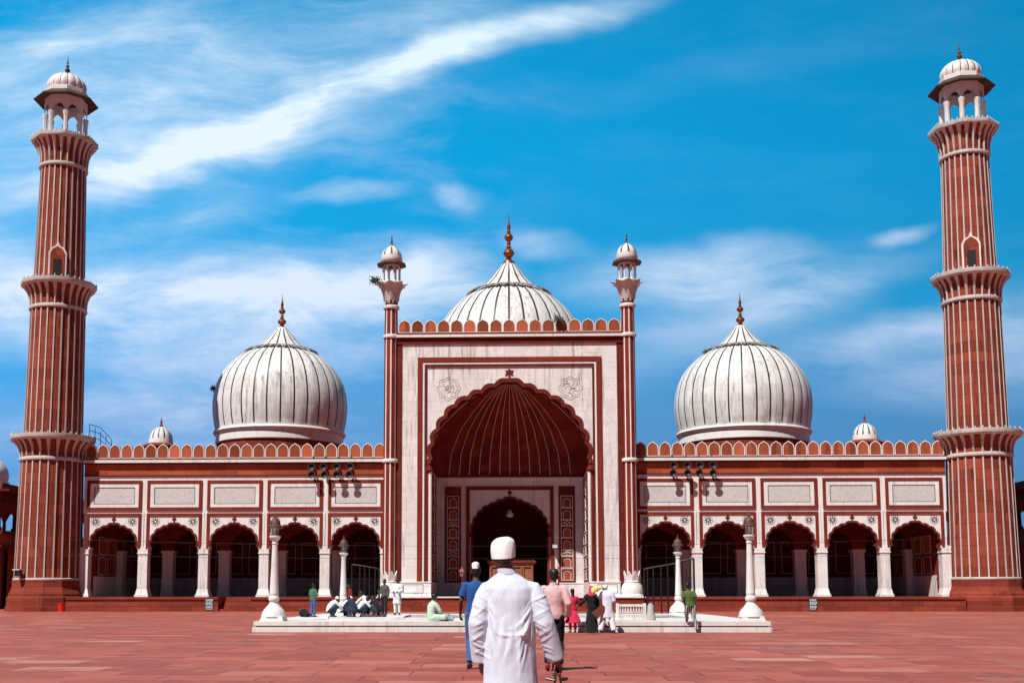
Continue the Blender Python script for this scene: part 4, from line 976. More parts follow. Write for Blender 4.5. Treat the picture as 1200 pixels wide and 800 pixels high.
# notice boards, buckets
for x, lab, gr in ((-20.75, 'small black notice board with white lettering standing by the left steps', 0), (20.55, 'small black notice board with white lettering leaning on the right plinth', 0)):
    t = thing('notice_board', lab, 'sign', (x, 79.4, 0), 'notice boards before the plinth')
    b = MB(M['sign_black']); b.box(x-.30, x+.30, 79.38, 79.43, .08, .92); b.tube([(x-.25, 79.6, 0), (x-.25, 79.42, .85)], .02, 5); b.tube([(x+.25, 79.6, 0), (x+.25, 79.42, .85)], .02, 5); b.build('board', t)
    b = MB(M['sign_white'])
    for r, z in enumerate((.82, .74, .64, .56, .48, .36, .28, .18)):
        xx = x-.24
        while xx < x+.2:
            l = rnd.uniform(.05, .14); b.box(xx, min(xx+l, x+.25), 79.372, 79.378, z-.028, z+.028); xx += l+.03
    b.build('lettering', t)
for x, y, lab in ((-30.9, 79.0, 'red plastic bucket at the foot of the left minaret'), (-9.2, 78.9, 'red plastic bucket behind the crouching children')):
    t = thing('bucket', lab, 'bucket', (x, y, 0), 'red buckets'); b = MB(M['plastic_red']); b.lathe([(.20, 0), (.27, .55), (.29, .55), (.29, .59), (.25, .59), (.24, .5), (.18, .03)], 16, (x, y), cap=False); b.lathe([(.19, .01), (.2, .03)], 16, (x, y)); b.build('body', t)
    b = MB(M['iron']); b.tube([(x+.28*math.cos(a), y-.05, .57+.2*math.sin(a)) for a in [PI*i/10 for i in range(11)]], .012, 5); b.build('handle', t)

# loudspeaker box on the left minaret, railing on the roof beside it, cables
t = thing('column_loudspeaker', 'small dark box loudspeaker fixed low on the left minaret', 'loudspeaker', (-34.3, 79.6, 2.9))
b = MB(M['iron']); b.box(-34.45, -34.05, 79.35, 79.75, 2.45, 2.85); b.build('box', t); b = MB(M['sign_white']); b.box(-34.6, -34.1, 79.3, 79.8, 2.855, 2.93); b.build('bracket', t)
t = thing('roof_railing', 'thin black stair railing on the roof beside the left minaret', 'railing', (-30, 84, 10.6))
for i in range(5):
    b = MB(M['iron']); x = -31.1+i*.42; b.tube([(x, 83.6, 10.55), (x, 83.6, 13.7-i*.28)], .025, 5); b.build('post', t)
b = MB(M['iron'])
for dz in (0, -.45, -.9): b.tube([(-31.1, 83.6, 13.7+dz), (-30.3, 83.6, 13.45+dz), (-29.42, 83.6, 12.55+dz)], .025, 5)
b.build('rail', t)
for k, (z, sag, lab) in enumerate(((5.0, .9, 'upper thin black cable strung across the facade between the minarets'), (3.9, .5, 'lower thin black cable strung across the facade between the minarets'))):
    b = MB(M['iron']); b.tube([(-31+62*i/40, 79.3, z-sag*(1-(i/20-1)**2)*.6) for i in range(41)], .009, 4); tag(b.build('cable'), lab, 'cable', 'cables across the facade')

# plants rooted in the masonry
def tuft(x, y, z, r, label, seed):
    q = random.Random(seed); t = thing('wall_plant', label, 'plant', (x, y, z), 'weeds growing on the stonework')
    b = MB(M['rust']); tips = []
    for i in range(7):
        d = Vector((q.uniform(-1, 1), q.uniform(-1, .3), q.uniform(.2, 1))).normalized()*r*q.uniform(.5, 1); b.tube([(x, y, z), Vector((x, y, z))+d*.5+Vector((0, 0, .05)), Vector((x, y, z))+d], .012, 4); tips.append(Vector((x, y, z))+d)
    b.build('stem', t); b = MB(M['leaf'])
    for i in range(150):
        c = q.choice(tips)+Vector((q.gauss(0, 1), q.gauss(0, 1), q.gauss(0, 1)))*r*.28; a = Vector((q.uniform(-1, 1), q.uniform(-1, 1), q.uniform(-1, 1))).normalized(); e = a.orthogonal().normalized(); l = .11*r+.05
        b.add([c-a*l, c+e*l*.45, c+a*l, c-e*l*.45], [(0, 1, 2, 3)])
    b.build('leaves', t)
tuft(-24.5, 94.0, 18.0, .38, 'weed growing on the left flank of the left dome', 1)
tuft(-14.2, 93.4, 17.6, .32, 'weed growing on the right flank of the left dome', 2)
tuft(-9.6, 80.6, 23.3, .50, 'bushy weed growing out of the lotus capital of the left portal turret', 3)
tuft(3.6, 80.7, 20.4, .40, 'weed between the merlons over the portal', 4)
tuft(16.2, 94.2, 20.9, .25, 'weed by the collar of the right dome', 5)
#PEOPLE
# ---------------------------------------------------------------- people
def fuse(mb, name, parent, vox, mats, smooth=2, disp=None, ztrim=None):
    """union of the overlapping closed shapes in mb as one continuous surface"""
    me = bpy.data.meshes.new(name); me.from_pydata(mb.v, [], mb.f); me.update()
    ob = bpy.data.objects.new(name, me); COL.objects.link(ob)
    m = ob.modifiers.new('r', 'REMESH'); m.mode = 'VOXEL'; m.voxel_size = vox
    if smooth: k = ob.modifiers.new('s', 'SMOOTH'); k.factor = .5; k.iterations = smooth
    dg = bpy.context.evaluated_depsgraph_get(); me2 = bpy.data.meshes.new_from_object(ob.evaluated_get(dg))
    bpy.data.objects.remove(ob); bpy.data.meshes.remove(me)
    me2.name = name
    if disp:
        me2.update(); nv = [Vector(v.normal) for v in me2.vertices]
        for v, n in zip(me2.vertices, nv): v.co = v.co+n*disp(v.co)
    me2.materials.clear()
    for x in mats: me2.materials.append(x)
    me2.polygons.foreach_set('use_smooth', [True]*len(me2.polygons)); me2.update()
    o = bpy.data.objects.new(name, me2); COL.objects.link(o); o.parent = parent
    return o
def local(mb, name, parent):
    w = wloc(parent); mb.v = [tuple(Vector(v)+w) for v in mb.v]; return mb.build(name, parent)
def folds(A, fx=9, fz=3.2, seed=0, fine=.25):
    def f(co):
        p = Vector((co.x*fx+seed, co.y*fx, co.z*fz+co.x*2.2)); a = noise.noise(p); r = 1-2*abs(noise.noise(p*1.3+Vector((9, 3, seed))))
        q = noise.noise(Vector((co.x*24+seed, co.y*24, co.z*14)))
        return A*(.7*a+.5*r*r*r+fine*q)
    return f
V = Vector
def loft(mb, rings, n=20):
    """rings: centre, rx, ry, right, forward"""
    vs = []
    for c, rx, ry, rt, fw in rings:
        for k in range(n):
            a = 2*PI*k/n; vs.append(V(c)+rt*math.cos(a)*rx+fw*math.sin(a)*ry)
    m = len(rings); fs = [(j*n+k, j*n+(k+1) % n, (j+1)*n+(k+1) % n, (j+1)*n+k) for j in range(m-1) for k in range(n)]
    fs += [tuple(range(n))[::-1], tuple(range((m-1)*n, m*n))]
    mb.add(vs, fs, 0, True)
BASE = dict(pel=(0, 0, .93), wai=(0, .0, 1.08), che=(0, .0, 1.27), nek=(0, -.01, 1.44), hed=(0, .02, 1.60),
            shL=(-.175, 0, 1.385), shR=(.175, 0, 1.385), elL=(-.225, -.02, 1.12), elR=(.225, -.02, 1.12), wrL=(-.24, .05, .88), wrR=(.24, .05, .88),
            hiL=(-.09, 0, .90), hiR=(.09, 0, .90), knL=(-.10, .03, .49), knR=(.10, .03, .49), anL=(-.10, -.02, .08), anR=(.10, -.02, .08), toL=(-.12, .14, .03), toR=(.12, .14, .03),
            face=(0, 1, 0), up=(0, 0, 1), right=(1, 0, 0))
CROUCH = dict(pel=(0, -.12, .30), wai=(0, -.10, .44), che=(0, .04, .60), nek=(0, .17, .72), hed=(0, .28, .82), face=(0, .8, -.6), up=(0, .6, .8),
              shL=(-.16, .13, .68), shR=(.16, .13, .68), elL=(-.20, .34, .48), elR=(.20, .34, .48), wrL=(-.08, .50, .34), wrR=(.08, .50, .34),
              hiL=(-.09, -.12, .28), hiR=(.09, -.12, .28), knL=(-.15, .24, .46), knR=(.15, .24, .46), anL=(-.12, .0, .08), anR=(.12, .0, .08), toL=(-.14, .16, .03), toR=(.14, .16, .03))
SIT = dict(pel=(0, 0, .13), wai=(0, -.03, .28), che=(0, -.01, .47), nek=(0, .05, .64), hed=(0, .10, .79), face=(0, 1, -.25), up=(0, .2, 1),
           shL=(-.17, .04, .58), shR=(.17, .04, .58), elL=(-.22, .10, .34), elR=(.24, .16, .36), wrL=(-.10, .30, .22), wrR=(.12, .36, .20),
           hiL=(-.1, 0, .12), hiR=(.1, 0, .12), knL=(-.30, .30, .14), knR=(.30, .30, .14), anL=(.05, .38, .07), anR=(-.05, .42, .07), toL=(.17, .38, .05), toR=(-.17, .42, .05))
def person(label, loc, rz, pose=None, over=None, h=1.72, top=None, bottom=None, shoes=None, hair='short', cap=None, scarf=None, skin='skin', vox=.012, seed=0, fat=1.0, group=None, curl=(.5, .5), cuff=1.0, dispf=None):
    J = dict(BASE); J.update(pose or {}); J.update(over or {})
    J = {k: V(v) for k, v in J.items()}
    rt = J['right'].normalized()
    t = thing('person', label, 'person', loc, group, rz); s = h/1.72; t.scale = (s, s, s)
    sk = M[skin]
    def fwd(a, b):
        d = (b-a).normalized(); return rt.cross(d).normalized()*-1
    sp_ = [J['pel'], J['wai'], J['che'], J['nek']]
    F3 = [fwd(J['pel'], J['wai']), fwd(J['pel'], J['che']), fwd(J['wai'], J['nek']), fwd(J['che'], J['nek'])]
    shv = (J['shR']-J['shL']).normalized()
    def torso(mb, g, low=None):
        R4 = []
        if low: R4 += low
        R4 += [(sp_[0]-(sp_[1]-sp_[0])*.45, .135*fat+g, .10+g, rt, F3[0]), (sp_[0], .155*fat+g, .11+g, rt, F3[0]), (sp_[1], .135*fat+g, .098+g, rt, F3[1]), (sp_[1].lerp(sp_[2], .6), .148*fat+g, .108+g, rt, F3[2]),
               (sp_[2], .158*fat+g, .112+g*.8, shv, F3[2]), (sp_[2].lerp(sp_[3], .42), .164+g, .098+g*.7, shv, F3[3]), (sp_[2].lerp(sp_[3], .70), .132+g*.7, .082+g*.5, shv, F3[3]), (sp_[2].lerp(sp_[3], .92), .085+g*.4, .064+g*.3, shv, F3[3]), (sp_[3].lerp(J['hed'], .08), .058, .058, shv, F3[3])]
        loft(mb, R4)
    # body
    b = MB(sk); torso(b, 0)
    up = J['up'].normalized(); fc = (J['face']-up*J['face'].dot(up)).normalized(); hr = fc.cross(up); hc = J['hed']
    b.tube([J['nek']-(J['hed']-J['nek'])*.3, J['nek'].lerp(J['hed'], .35), hc-up*.03-fc*.015], [.062, .054, .056], 12)
    def HP(x, y, z): return hc+hr*x+fc*y+up*z
    def hell(c, r, n=16):
        o = len(b.v); b.ball((0, 0, 0), 1, n)
        for i in range(o, len(b.v)):
            x, y, z = b.v[i]; b.v[i] = tuple(HP(c[0]+x*r[0], c[1]+y*r[1], c[2]+z*r[2]))
    hell((0, -.005, .025), (.077, .095, .093)); hell((0, .025, -.035), (.058, .068, .075)); hell((0, .058, -.075), (.032, .03, .028))
    hell((0, .100, -.012), (.011, .018, .022), 8); hell((0, .092, -.052), (.026, .011, .009), 8)
    for e in (-1, 1): hell((e*.079, -.005, -.005), (.009, .02, .032), 8); hell((e*.033, .083, .03), (.02, .012, .008), 8)
    for S_, sg in (('L', -1), ('R', 1)):
        sh, el, wr = J['sh'+S_], J['el'+S_], J['wr'+S_]
        b.tube([sh+(el-sh)*.03, sh.lerp(el, .3), el, el.lerp(wr, .25), wr, wr+(wr-el).normalized()*.02], [.052, .046, .036, .038, .024, .023], 10); b.ball(sh+(J['che']-sh)*.08, .048, 10); b.ball(el, .037, 8)
        d = (wr-el).normalized(); side = (fc-d*fc.dot(d)); side = side.normalized() if side.length > .1 else hr
        if abs(d.z) < .6: side = (V((0, 0, 1))-d*d.z).normalized()
        nrm = d.cross(side)*sg; # points to the palm
        if sg > 0: nrm = -nrm if nrm.dot(rt) > 0 else nrm
        else: nrm = -nrm if nrm.dot(rt) < 0 else nrm
        o = len(b.v); b.ball((0, 0, 0), 1, 10)
        for i in range(o, len(b.v)):
            x, y, z = b.v[i]; b.v[i] = tuple(wr+d*(.05+z*.052)+side*x*.040+nrm*y*.016)
        c_ = curl[0 if sg < 0 else 1]
        for i, L_ in enumerate((.072, .080, .075, .060)):
            p = wr+d*.085+side*(.030-i*.020); ang = .25+c_*.5; q = [p]
            for kk, fr in enumerate((.45, .32, .26)):
                dd = d*math.cos(ang)+nrm*math.sin(ang); q.append(q[-1]+dd*L_*fr); ang += c_*.9
            b.tube(q, [.0095, .009, .0082, .0065], 8)
        p = wr+d*.025+side*.030; b.tube([p, p+side*.025+d*.02+nrm*.008, p+side*.032+d*.048+nrm*.018, p+side*.030+d*.07+nrm*.028], [.012, .0105, .009, .007], 8)
        hi, kn, an, to = J['hi'+S_], J['kn'+S_], J['an'+S_], J['to'+S_]
        b.tube([hi, hi.lerp(kn, .35), kn, kn.lerp(an, .3), an.lerp(kn, .12), an], [.085, .078, .052, .052, .034, .036], 12); b.ball(hi, .086, 10); b.ball(kn, .054, 10)
        fd = (to-an); fd.z = 0; fd = fd.normalized(); b.tube([an-fd*.04+V((0, 0, -.035)), an+V((0, 0, -.02)), an.lerp(to, .6), to, to+fd*.03], [.028, .038, .036, .026, .014], 10, ry=.9)
    fuse(b, 'body', t, vox, [sk], 2)
    e = MB(M['eye'])
    for sg in (-1, 1): e.ball(HP(sg*.033, .083, .014), .012, 8)
    local(e, 'eye', t) if False else [local((lambda q: (q.ball(HP(sg*.033, .084, .014), .0115, 8), q)[1])(MB(M['eye'])), 'eye', t) for sg in (-1, 1)]
    # hair / scarf / cap
    if hair:
        hb = MB(M['hair'])
        def hh(c, r, n=16):
            o = len(hb.v); hb.ball((0, 0, 0), 1, n)
            for i in range(o, len(hb.v)):
                x, y, z = hb.v[i]; hb.v[i] = tuple(HP(c[0]+x*r[0], c[1]+y*r[1], c[2]+z*r[2]))
        hh(*(((0, -.018, .038), (.086, .100, .092)) if not cap or len(cap) > 4 else ((0, -.018, -.01), (.078, .088, .066)))); hh((0, -.045, -.015), (.074, .062, .070))
        if hair == 'long':
            hh((0, -.08, -.10), (.06, .04, .12)); hh((0, -.085, -.22), (.045, .035, .12))
        fuse(hb, 'hair', t, min(vox, .010), [M['hair']], 2, lambda co: .004*noise.noise(co*60))
    if cap:
        c = MB(cap[0]); n_ = 32; r0 = cap[1] if len(cap) > 1 else .094; hgt = cap[2] if len(cap) > 2 else .10; tl = cap[3] if len(cap) > 3 else 0; zo = cap[4] if len(cap) > 4 else 0; yo = cap[5] if len(cap) > 5 else 0
        prof = [(r0*.98, -.045), (r0*1.02, -.02), (r0*1.04, .02), (r0*1.01, .02+hgt*.45), (r0*.95, .02+hgt*.80), (r0*.83, .02+hgt), (r0*.55, .035+hgt), (.002, .042+hgt)]
        vs = []
        for r, z in prof:
            for k in range(n_):
                a = 2*PI*k/n_; rr = r*(1+.035*noise.noise(V((math.cos(a)*2.5, math.sin(a)*2.5, z*22)))); vs.append(HP(rr*math.cos(a), -.018+yo+rr*1.06*math.sin(a), z+.012+zo+tl*math.cos(a)*r*2+(.018*math.sin(a) if z < .0 else 0)))
        c.add(vs, [(j*n_+k, j*n_+(k+1) % n_, (j+1)*n_+(k+1) % n_, (j+1)*n_+k) for j in range(len(prof)-1) for k in range(n_)]+[tuple(range((len(prof)-1)*n_, len(prof)*n_))], 0, True)
        local(c, 'cap', t)
    if scarf:
        c = MB(scarf)
        def hs(cc_, r):
            o = len(c.v); c.ball((0, 0, 0), 1, 16)
            for i in range(o, len(c.v)):
                x, y, z = c.v[i]; c.v[i] = tuple(HP(cc_[0]+x*r[0], cc_[1]+y*r[1], cc_[2]+z*r[2]))
        hs((0, -.03, .03), (.105, .115, .115)); hs((0, -.04, -.08), (.115, .10, .13)); hs((0, -.03, -.20), (.165, .115, .11))
        fuse(c, 'headscarf', t, .012, [scarf], 3, folds(.010, 14, 8, seed))
    # lower clothes
    if bottom:
        kind0 = top[0]; c = MB(bottom[0]); ln = bottom[1] if len(bottom) > 1 else .93; wd = bottom[2] if len(bottom) > 2 else 0
        loft(c, [(sp_[0]-(sp_[1]-sp_[0])*.5, .145*fat+.01, .11, rt, F3[0]), (sp_[0], .165*fat+.008, .122, rt, F3[0]), (sp_[0].lerp(sp_[1], .5), .152*fat+.006, .112, rt, F3[0])])
        for S_ in 'LR':
            hi, kn, an = J['hi'+S_], J['kn'+S_], J['an'+S_]; en = kn.lerp(an, ln)
            c.tube([hi+V((0, 0, .02)), hi.lerp(kn, .4), kn, kn.lerp(en, .5), en], [.102+wd*.3 if kind0 != 'kurta' else .085, .094+wd*.5 if kind0 != 'kurta' else .085, .072+wd, .066+wd, .062+wd*1.1], 14); c.ball(kn, .073+wd, 12); c.ball(hi, .10 if kind0 != 'kurta' else .085, 12)
        fuse(c, 'trousers', t, min(.013, vox*1.1), [bottom[0]], 2, folds(.009, 12, 9, seed+3))
    # upper clothes
    kind, mat = top[0], top[1]; c = MB(mat); g = .022
    low = []
    p0 = sp_[0]
    if kind == 'kurta':
        low = [(p0+V((0, .0, -.40)), .200*fat, .165, rt, F3[0]), (p0+V((0, 0, -.36)), .202*fat, .162, rt, F3[0]), (p0+V((0, 0, -.2)), .188*fat, .150, rt, F3[0])]
    elif kind == 'dress':
        low = [(p0+V((0, .0, -.55)), .34, .30, rt, F3[0]), (p0+V((0, 0, -.5)), .33, .29, rt, F3[0]), (p0+V((0, 0, -.25)), .24, .21, rt, F3[0])]
    elif kind == 'abaya':
        low = [(V((p0.x, p0.y, .03)), .26, .23, rt, V((0, 1, 0))), (V((p0.x, p0.y, .1)), .255, .225, rt, V((0, 1, 0))), (V((p0.x, p0.y, .45)), .22, .19, rt, V((0, 1, 0)))]
    torso(c, g if kind != 'abaya' else .03, low)
    if kind == 'kurta': loft(c, [(p0+V((0, 0, -.395)), .197*fat, .162, rt, F3[0]), (p0+V((0, 0, -.2)), .189*fat, .150, rt, F3[0]), (p0+V((0, 0, -.05)), .184*fat, .140, rt, F3[0]), (sp_[1], .180*fat, .130, rt, F3[1]), (sp_[2]-(sp_[2]-sp_[1])*.25, .176*fat, .128, rt, F3[2])])
    sl = {'tee': .75, 'vest': .0}.get(kind, 2.0)
    bag = .016 if kind in ('tee', 'shirt') else .020 if dispf else .026
    for S_ in 'LR':
        sh, el, wr = J['sh'+S_], J['el'+S_], J['wr'+S_]
        q0 = sp_[2].lerp(sp_[3], .35)
        if sl >= 2:
            en = wr+(wr-el)*.02
            c.tube([q0.lerp(sh, .25), q0.lerp(sh, .7), sh.lerp(el, .04), sh.lerp(el, .15), sh.lerp(el, .4), el, el.lerp(wr, .5), en], [.050, .064, .064, .064+bag*.2, .060+bag*.6, .050+bag*.9, .044+bag*cuff, .040+bag*1.15*cuff], 16); c.ball(el, .048+bag, 12)
        elif sl > 0:
            c.tube([q0.lerp(sh, .35), sh.lerp(el, .02), sh.lerp(el, sl)], [.078, .070, .072], 14)
        c.ball(sh+(q0-sh)*.16, .060, 12)
    tp = fuse(c, 'kurta' if kind == 'kurta' else kind if kind in ('dress', 'abaya') else 'shirt', t, vox*1.05, [mat], 14 if dispf else 4, dispf or folds(.012 if kind in ('kurta', 'dress', 'abaya') else .008, 9, 3.2, seed))
    if kind in ('kurta', 'shirt'):
        c = MB(mat); nk = J['nek']; ax = (J['hed']-nk).normalized(); a_ = shv; f_ = a_.cross(ax)
        vs = []; n_ = 24
        for r, z in ((.066, -.012), (.067, .03), (.063, .034), (.062, -.012)):
            for k in range(n_):
                a = 2*PI*k/n_; vs.append(nk+a_*r*math.cos(a)+f_*r*math.sin(a)*1.02+ax*z)
        c.add(vs, [(j*n_+k, j*n_+(k+1) % n_, (j+1)*n_+(k+1) % n_, (j+1)*n_+k) for j in range(3) for k in range(n_)], 0, True); local(c, 'collar', tp)
    if shoes:
        for S_ in 'LR':
            c = MB(shoes); an, to = J['an'+S_], J['to'+S_]; fd = (to-an); fd.z = 0; fd = fd.normalized()
            c.tube([an-fd*.055+V((0, 0, -.04)), an+V((0, 0, -.025)), an.lerp(to, .55)+V((0, 0, -.004)), to, to+fd*.05], [.036, .045, .043, .038, .022], 12, ry=.85)
            local(c, 'shoe', t)
    return t, J
white = cloth('white_cotton', (.62, .66, .78), .03, 9); whiteW = cloth('white_cotton_plain', (.72, .72, .74), .06); capm = cloth('white_cap_cloth', (.80, .79, .79), .05, 30)
blue = cloth('blue_jersey', (.018, .075, .26)); jeans = cloth('denim', (.055, .12, .27), .3); black = cloth('black_cloth', (.012, .012, .015)); navy = cloth('navy_cloth', (.02, .028, .055), .3)
pinkc = cloth('pink_check', (.62, .34, .35), check=('check', (.66, .50, .50), 34)); fuchsia = cloth('fuchsia_cloth', (.70, .025, .085), .3); rose = cloth('rose_scarf', (.62, .05, .12), .25)
green = cloth('olive_jersey', (.085, .13, .035), .15); stripes = cloth('striped_trousers', (.03, .06, .05), check=('stripe', (.60, .62, .60), 14)); mint = cloth('mint_cloth', (.50, .66, .52), .12)
greyv = cloth('dark_print', (.045, .04, .035), check=('dots', (.18, .17, .15), 40)); plaid = cloth('green_plaid', (.02, .09, .045), check=('check', (.10, .22, .12), 18)); yellow = cloth('yellow_cloth', (.75, .62, .20)); cream = cloth('cream_cloth', (.70, .66, .60)); darkred = cloth('dark_red_cloth', (.20, .015, .02))
shoe = plain('dark_leather', (.03, .018, .014), .4)
# creases of the near kurta: each is a ridge along a segment (x, z) on the back, the skirt or a sleeve
fr = random.Random(44); CR = []
for sg in (-1, 1):
    for k in range(7):       # from the armpit in towards the waist
        x0, z0 = sg*(.17-.008*k), 1.27-.035*k; CR.append((x0, z0, x0-sg*fr.uniform(.05, .12), z0-fr.uniform(.10, .24), fr.uniform(.004, .009), fr.uniform(.008, .016)))
    for k in range(12):      # sleeve rucks
        z0 = 1.26-.037*k+fr.uniform(-.01, .01); xc = sg*(.215+.012*math.sin(k)+(.05 if sg > 0 else .0)*max(0, (1.1-z0)/.3)); up_ = fr.choice((-1, 1)); CR.append((xc-.05, z0-.028*up_, xc+.05, z0+.028*up_, fr.uniform(.003, .007), fr.uniform(.007, .012)))
    for k in range(3): CR.append((sg*(.03+.03*k), 1.36-.01*k, sg*(.09+.035*k), 1.22-.03*k, .003, .012))
for k in range(10): x0 = -.16+.035*k+fr.uniform(-.01, .01); z0 = fr.uniform(.95, 1.12); CR.append((x0, z0, x0+fr.uniform(-.05, .05), z0-fr.uniform(.16, .4), fr.uniform(.004, .010), fr.uniform(.010, .020)))
for k in range(6): x0 = fr.uniform(-.12, .08); z0 = fr.uniform(.92, 1.06); CR.append((x0, z0, x0+fr.uniform(.04, .11), z0+fr.uniform(-.05, .05), fr.uniform(.003, .006), fr.uniform(.008, .014)))
def fgfolds(co):
    h = .006*noise.noise(V((co.x*6, co.y*5, co.z*2.4)))+.0016*noise.noise(V((co.x*26, co.y*20, co.z*18)))
    wx = co.x+.012*noise.noise(V((co.x*9, 3, co.z*9))); wz = co.z+.015*noise.noise(V((co.x*8, 7, co.z*8)))
    for x0, z0, x1, z1, A, w in CR:
        dx, dz = x1-x0, z1-z0; L2 = dx*dx+dz*dz; t_ = max(0, min(1, ((wx-x0)*dx+(wz-z0)*dz)/L2)); ex, ez = wx-(x0+dx*t_), wz-(z0+dz*t_)
        d2 = ex*ex+ez*ez
        if d2 < 9*w*w:
            sd_ = (ex*dz-ez*dx); ww = w*(.7 if sd_ > 0 else 1.5); h += A*math.sin(PI*(.12+.76*t_))*math.exp(-d2/(ww*ww))
    return h
# man in the foreground, walking away from us
fg, FJ = person('man seen from behind close up, in long white kurta and white skullcap, holding sandals', (.0, 8.3, 0), 0,
    over=dict(hed=(-.055, .0, 1.575), nek=(-.02, -.01, 1.435), che=(-.005, 0, 1.26), shL=(-.168, 0, 1.325), shR=(.168, 0, 1.325), elL=(-.232, -.03, 1.08), elR=(.248, -.04, 1.08), wrL=(-.212, .04, .815), wrR=(.325, .03, .83),
              face=(-.35, 1, -.12), up=(-.03, .12, 1), hiL=(-.075, 0, .9), hiR=(.075, 0, .9), knL=(-.08, .10, .50), anL=(-.10, -.02, .10), knR=(.08, -.02, .49), anR=(.10, -.20, .14), toR=(.11, -.06, .03)),
    top=('kurta', white), bottom=(whiteW, .93, .02), cap=(capm, .085, .066, .05), vox=.0065, dispf=fgfolds, seed=2, curl=(.6, 1.0), cuff=1.15, shoes=None)
t = thing('sandals', 'pair of dark brown leather sandals held by the nearest man in white', 'sandals', (.33, 8.35, .72))
for i, (dx, dy, tl) in enumerate(((-.022, 0, .10), (.022, .015, -.12))):
    b = MB(shoe, plain('tan_insole', (.22, .10, .05), .6, objc=True)); out = []
    for k in range(24):
        a = 2*PI*k/24; z = .125*math.cos(a); w_ = (.040+.008*math.cos(a))*math.sin(a)*(1-.12*math.cos(2*a)); out.append((w_, z))
    vs = [V((dx+tl*z+(.0), dy+w_, z-.065)) for w_, z in out]; vs2 = [v_+V((.014, 0, 0)) for v_ in vs]
    b.add(vs+vs2, [tuple(range(24)), tuple(range(47, 23, -1))]+[(k, k+24, (k+1) % 24+24, (k+1) % 24) for k in range(24)], 0)
    for z0 in (-.02, -.10): b.tube([V((dx+tl*z0+.007, dy-.042, z0-.02)), V((dx+tl*z0+.05*(1 if i else -1), dy-.02, z0-.01)), V((dx+tl*z0+.05*(1 if i else -1), dy+.02, z0-.01)), V((dx+tl*z0+.007, dy+.042, z0-.02))], .010, 6)
    local(b, 'sandal', t)
person('man seen from behind in blue t-shirt and jeans, with a small white cap', (-.59, 20.0, 0), .05, over=dict(elL=(-.25, -.02, 1.12), wrL=(-.26, .13, .91), knL=(-.10, .10, .50), anL=(-.10, -.04, .09), knR=(.1, .0, .49), anR=(.1, .02, .08), up=(0, .12, 1), face=(.1, 1, -.2)),
       h=1.78, top=('tee', blue), bottom=(jeans,), shoes=shoe, skin='skin2', vox=.009, seed=5, cap=(capm, .062, .02, 0, .085, -.045))
person('dark-haired man seen from behind in pink checked shirt and black trousers', (.73, 19.6, 0), -.05, over=dict(elR=(.25, -.05, 1.13), wrR=(.25, .08, .93), wrL=(-.2, .16, .95), knR=(.1, .10, .50), anR=(.10, .02, .09), anL=(-.1, -.16, .12), knL=(-.1, -.01, .49), toL=(-.11, -.02, .03), face=(-.5, 1, 0)),
       h=1.70, top=('shirt', pinkc), bottom=(black,), shoes=plain('red_slipper', (.35, .03, .03), objc=True), skin='skin2', vox=.009, seed=8)
person('girl in a flared fuchsia dress standing in front of the tank platform', (2.02, 37.7, 0), .3, over=dict(wrR=(.16, .25, 1.0), elR=(.25, .05, 1.12)), h=1.42, top=('dress', fuchsia), bottom=(fuchsia, .85), hair='long', shoes=None, seed=11)
ab, AJ = person('woman in a black abaya and rose headscarf standing in front of the tank', (2.62, 37.55, 0), .25, over=dict(elL=(-.32, -.05, 1.15), wrL=(-.50, .0, 1.02)), h=1.50, top=('abaya', black), hair=None, scarf=rose, seed=12)
wm, _ = person('man in white kurta and skullcap striding beside the woman in black', (3.12, 37.35, 0), -.2, over=dict(hed=(-.10, .05, 1.58), face=(-.9, .4, -.3), nek=(-.04, .0, 1.43), elL=(-.26, .12, 1.22), wrL=(-.34, .28, 1.36), elR=(.22, .0, 1.12), wrR=(.10, .2, 1.05), knL=(-.16, .06, .50), anL=(-.26, .0, .08), toL=(-.28, .14, .03), knR=(.14, -.02, .50), anR=(.22, -.08, .08), toR=(.24, .06, .03)),
       h=1.60, top=('kurta', white), bottom=(whiteW, .95, .03), cap=(capm, .086, .04), seed=13)
b = MB(yellow); b.ball((2.72, 37.30, 1.40), .10, 12, sc=(1.3, .6, .8)); b.ball((2.84, 37.28, 1.44), .08, 12, sc=(1.2, .6, .8)); b.ball((2.66, 37.28, 1.33), .07, 12, sc=(1, .6, 1)); y = tag(fuse(b, 'yellow_cloth', None, .015, [yellow], 2, folds(.012, 16, 12)), 'crumpled pale yellow cloth held up by the man in white beside the tank', 'cloth')
t = thing('shoulder_bag', 'flat brown shoulder bag hanging at the side of the woman in black', 'bag', (2.85, 37.3, .7))
b = MB(plain('brown_leather', (.16, .045, .028), .45)); c_, s_ = math.cos(.75), math.sin(.75)
P = [(-.22, -.13), (.22, -.13), (.22, .13), (-.22, .13)]; P = [(2.86+a*c_-d*s_, .70+a*s_+d*c_) for a, d in P]; b.prism(P, 37.24, 37.31); b.build('bag_body', t)
b = MB(shoe); b.tube([(P[2][0], 37.28, P[2][1]), (2.78, 37.30, 1.15), (2.70, 37.36, 1.22)], .012, 6); b.build('strap', t)
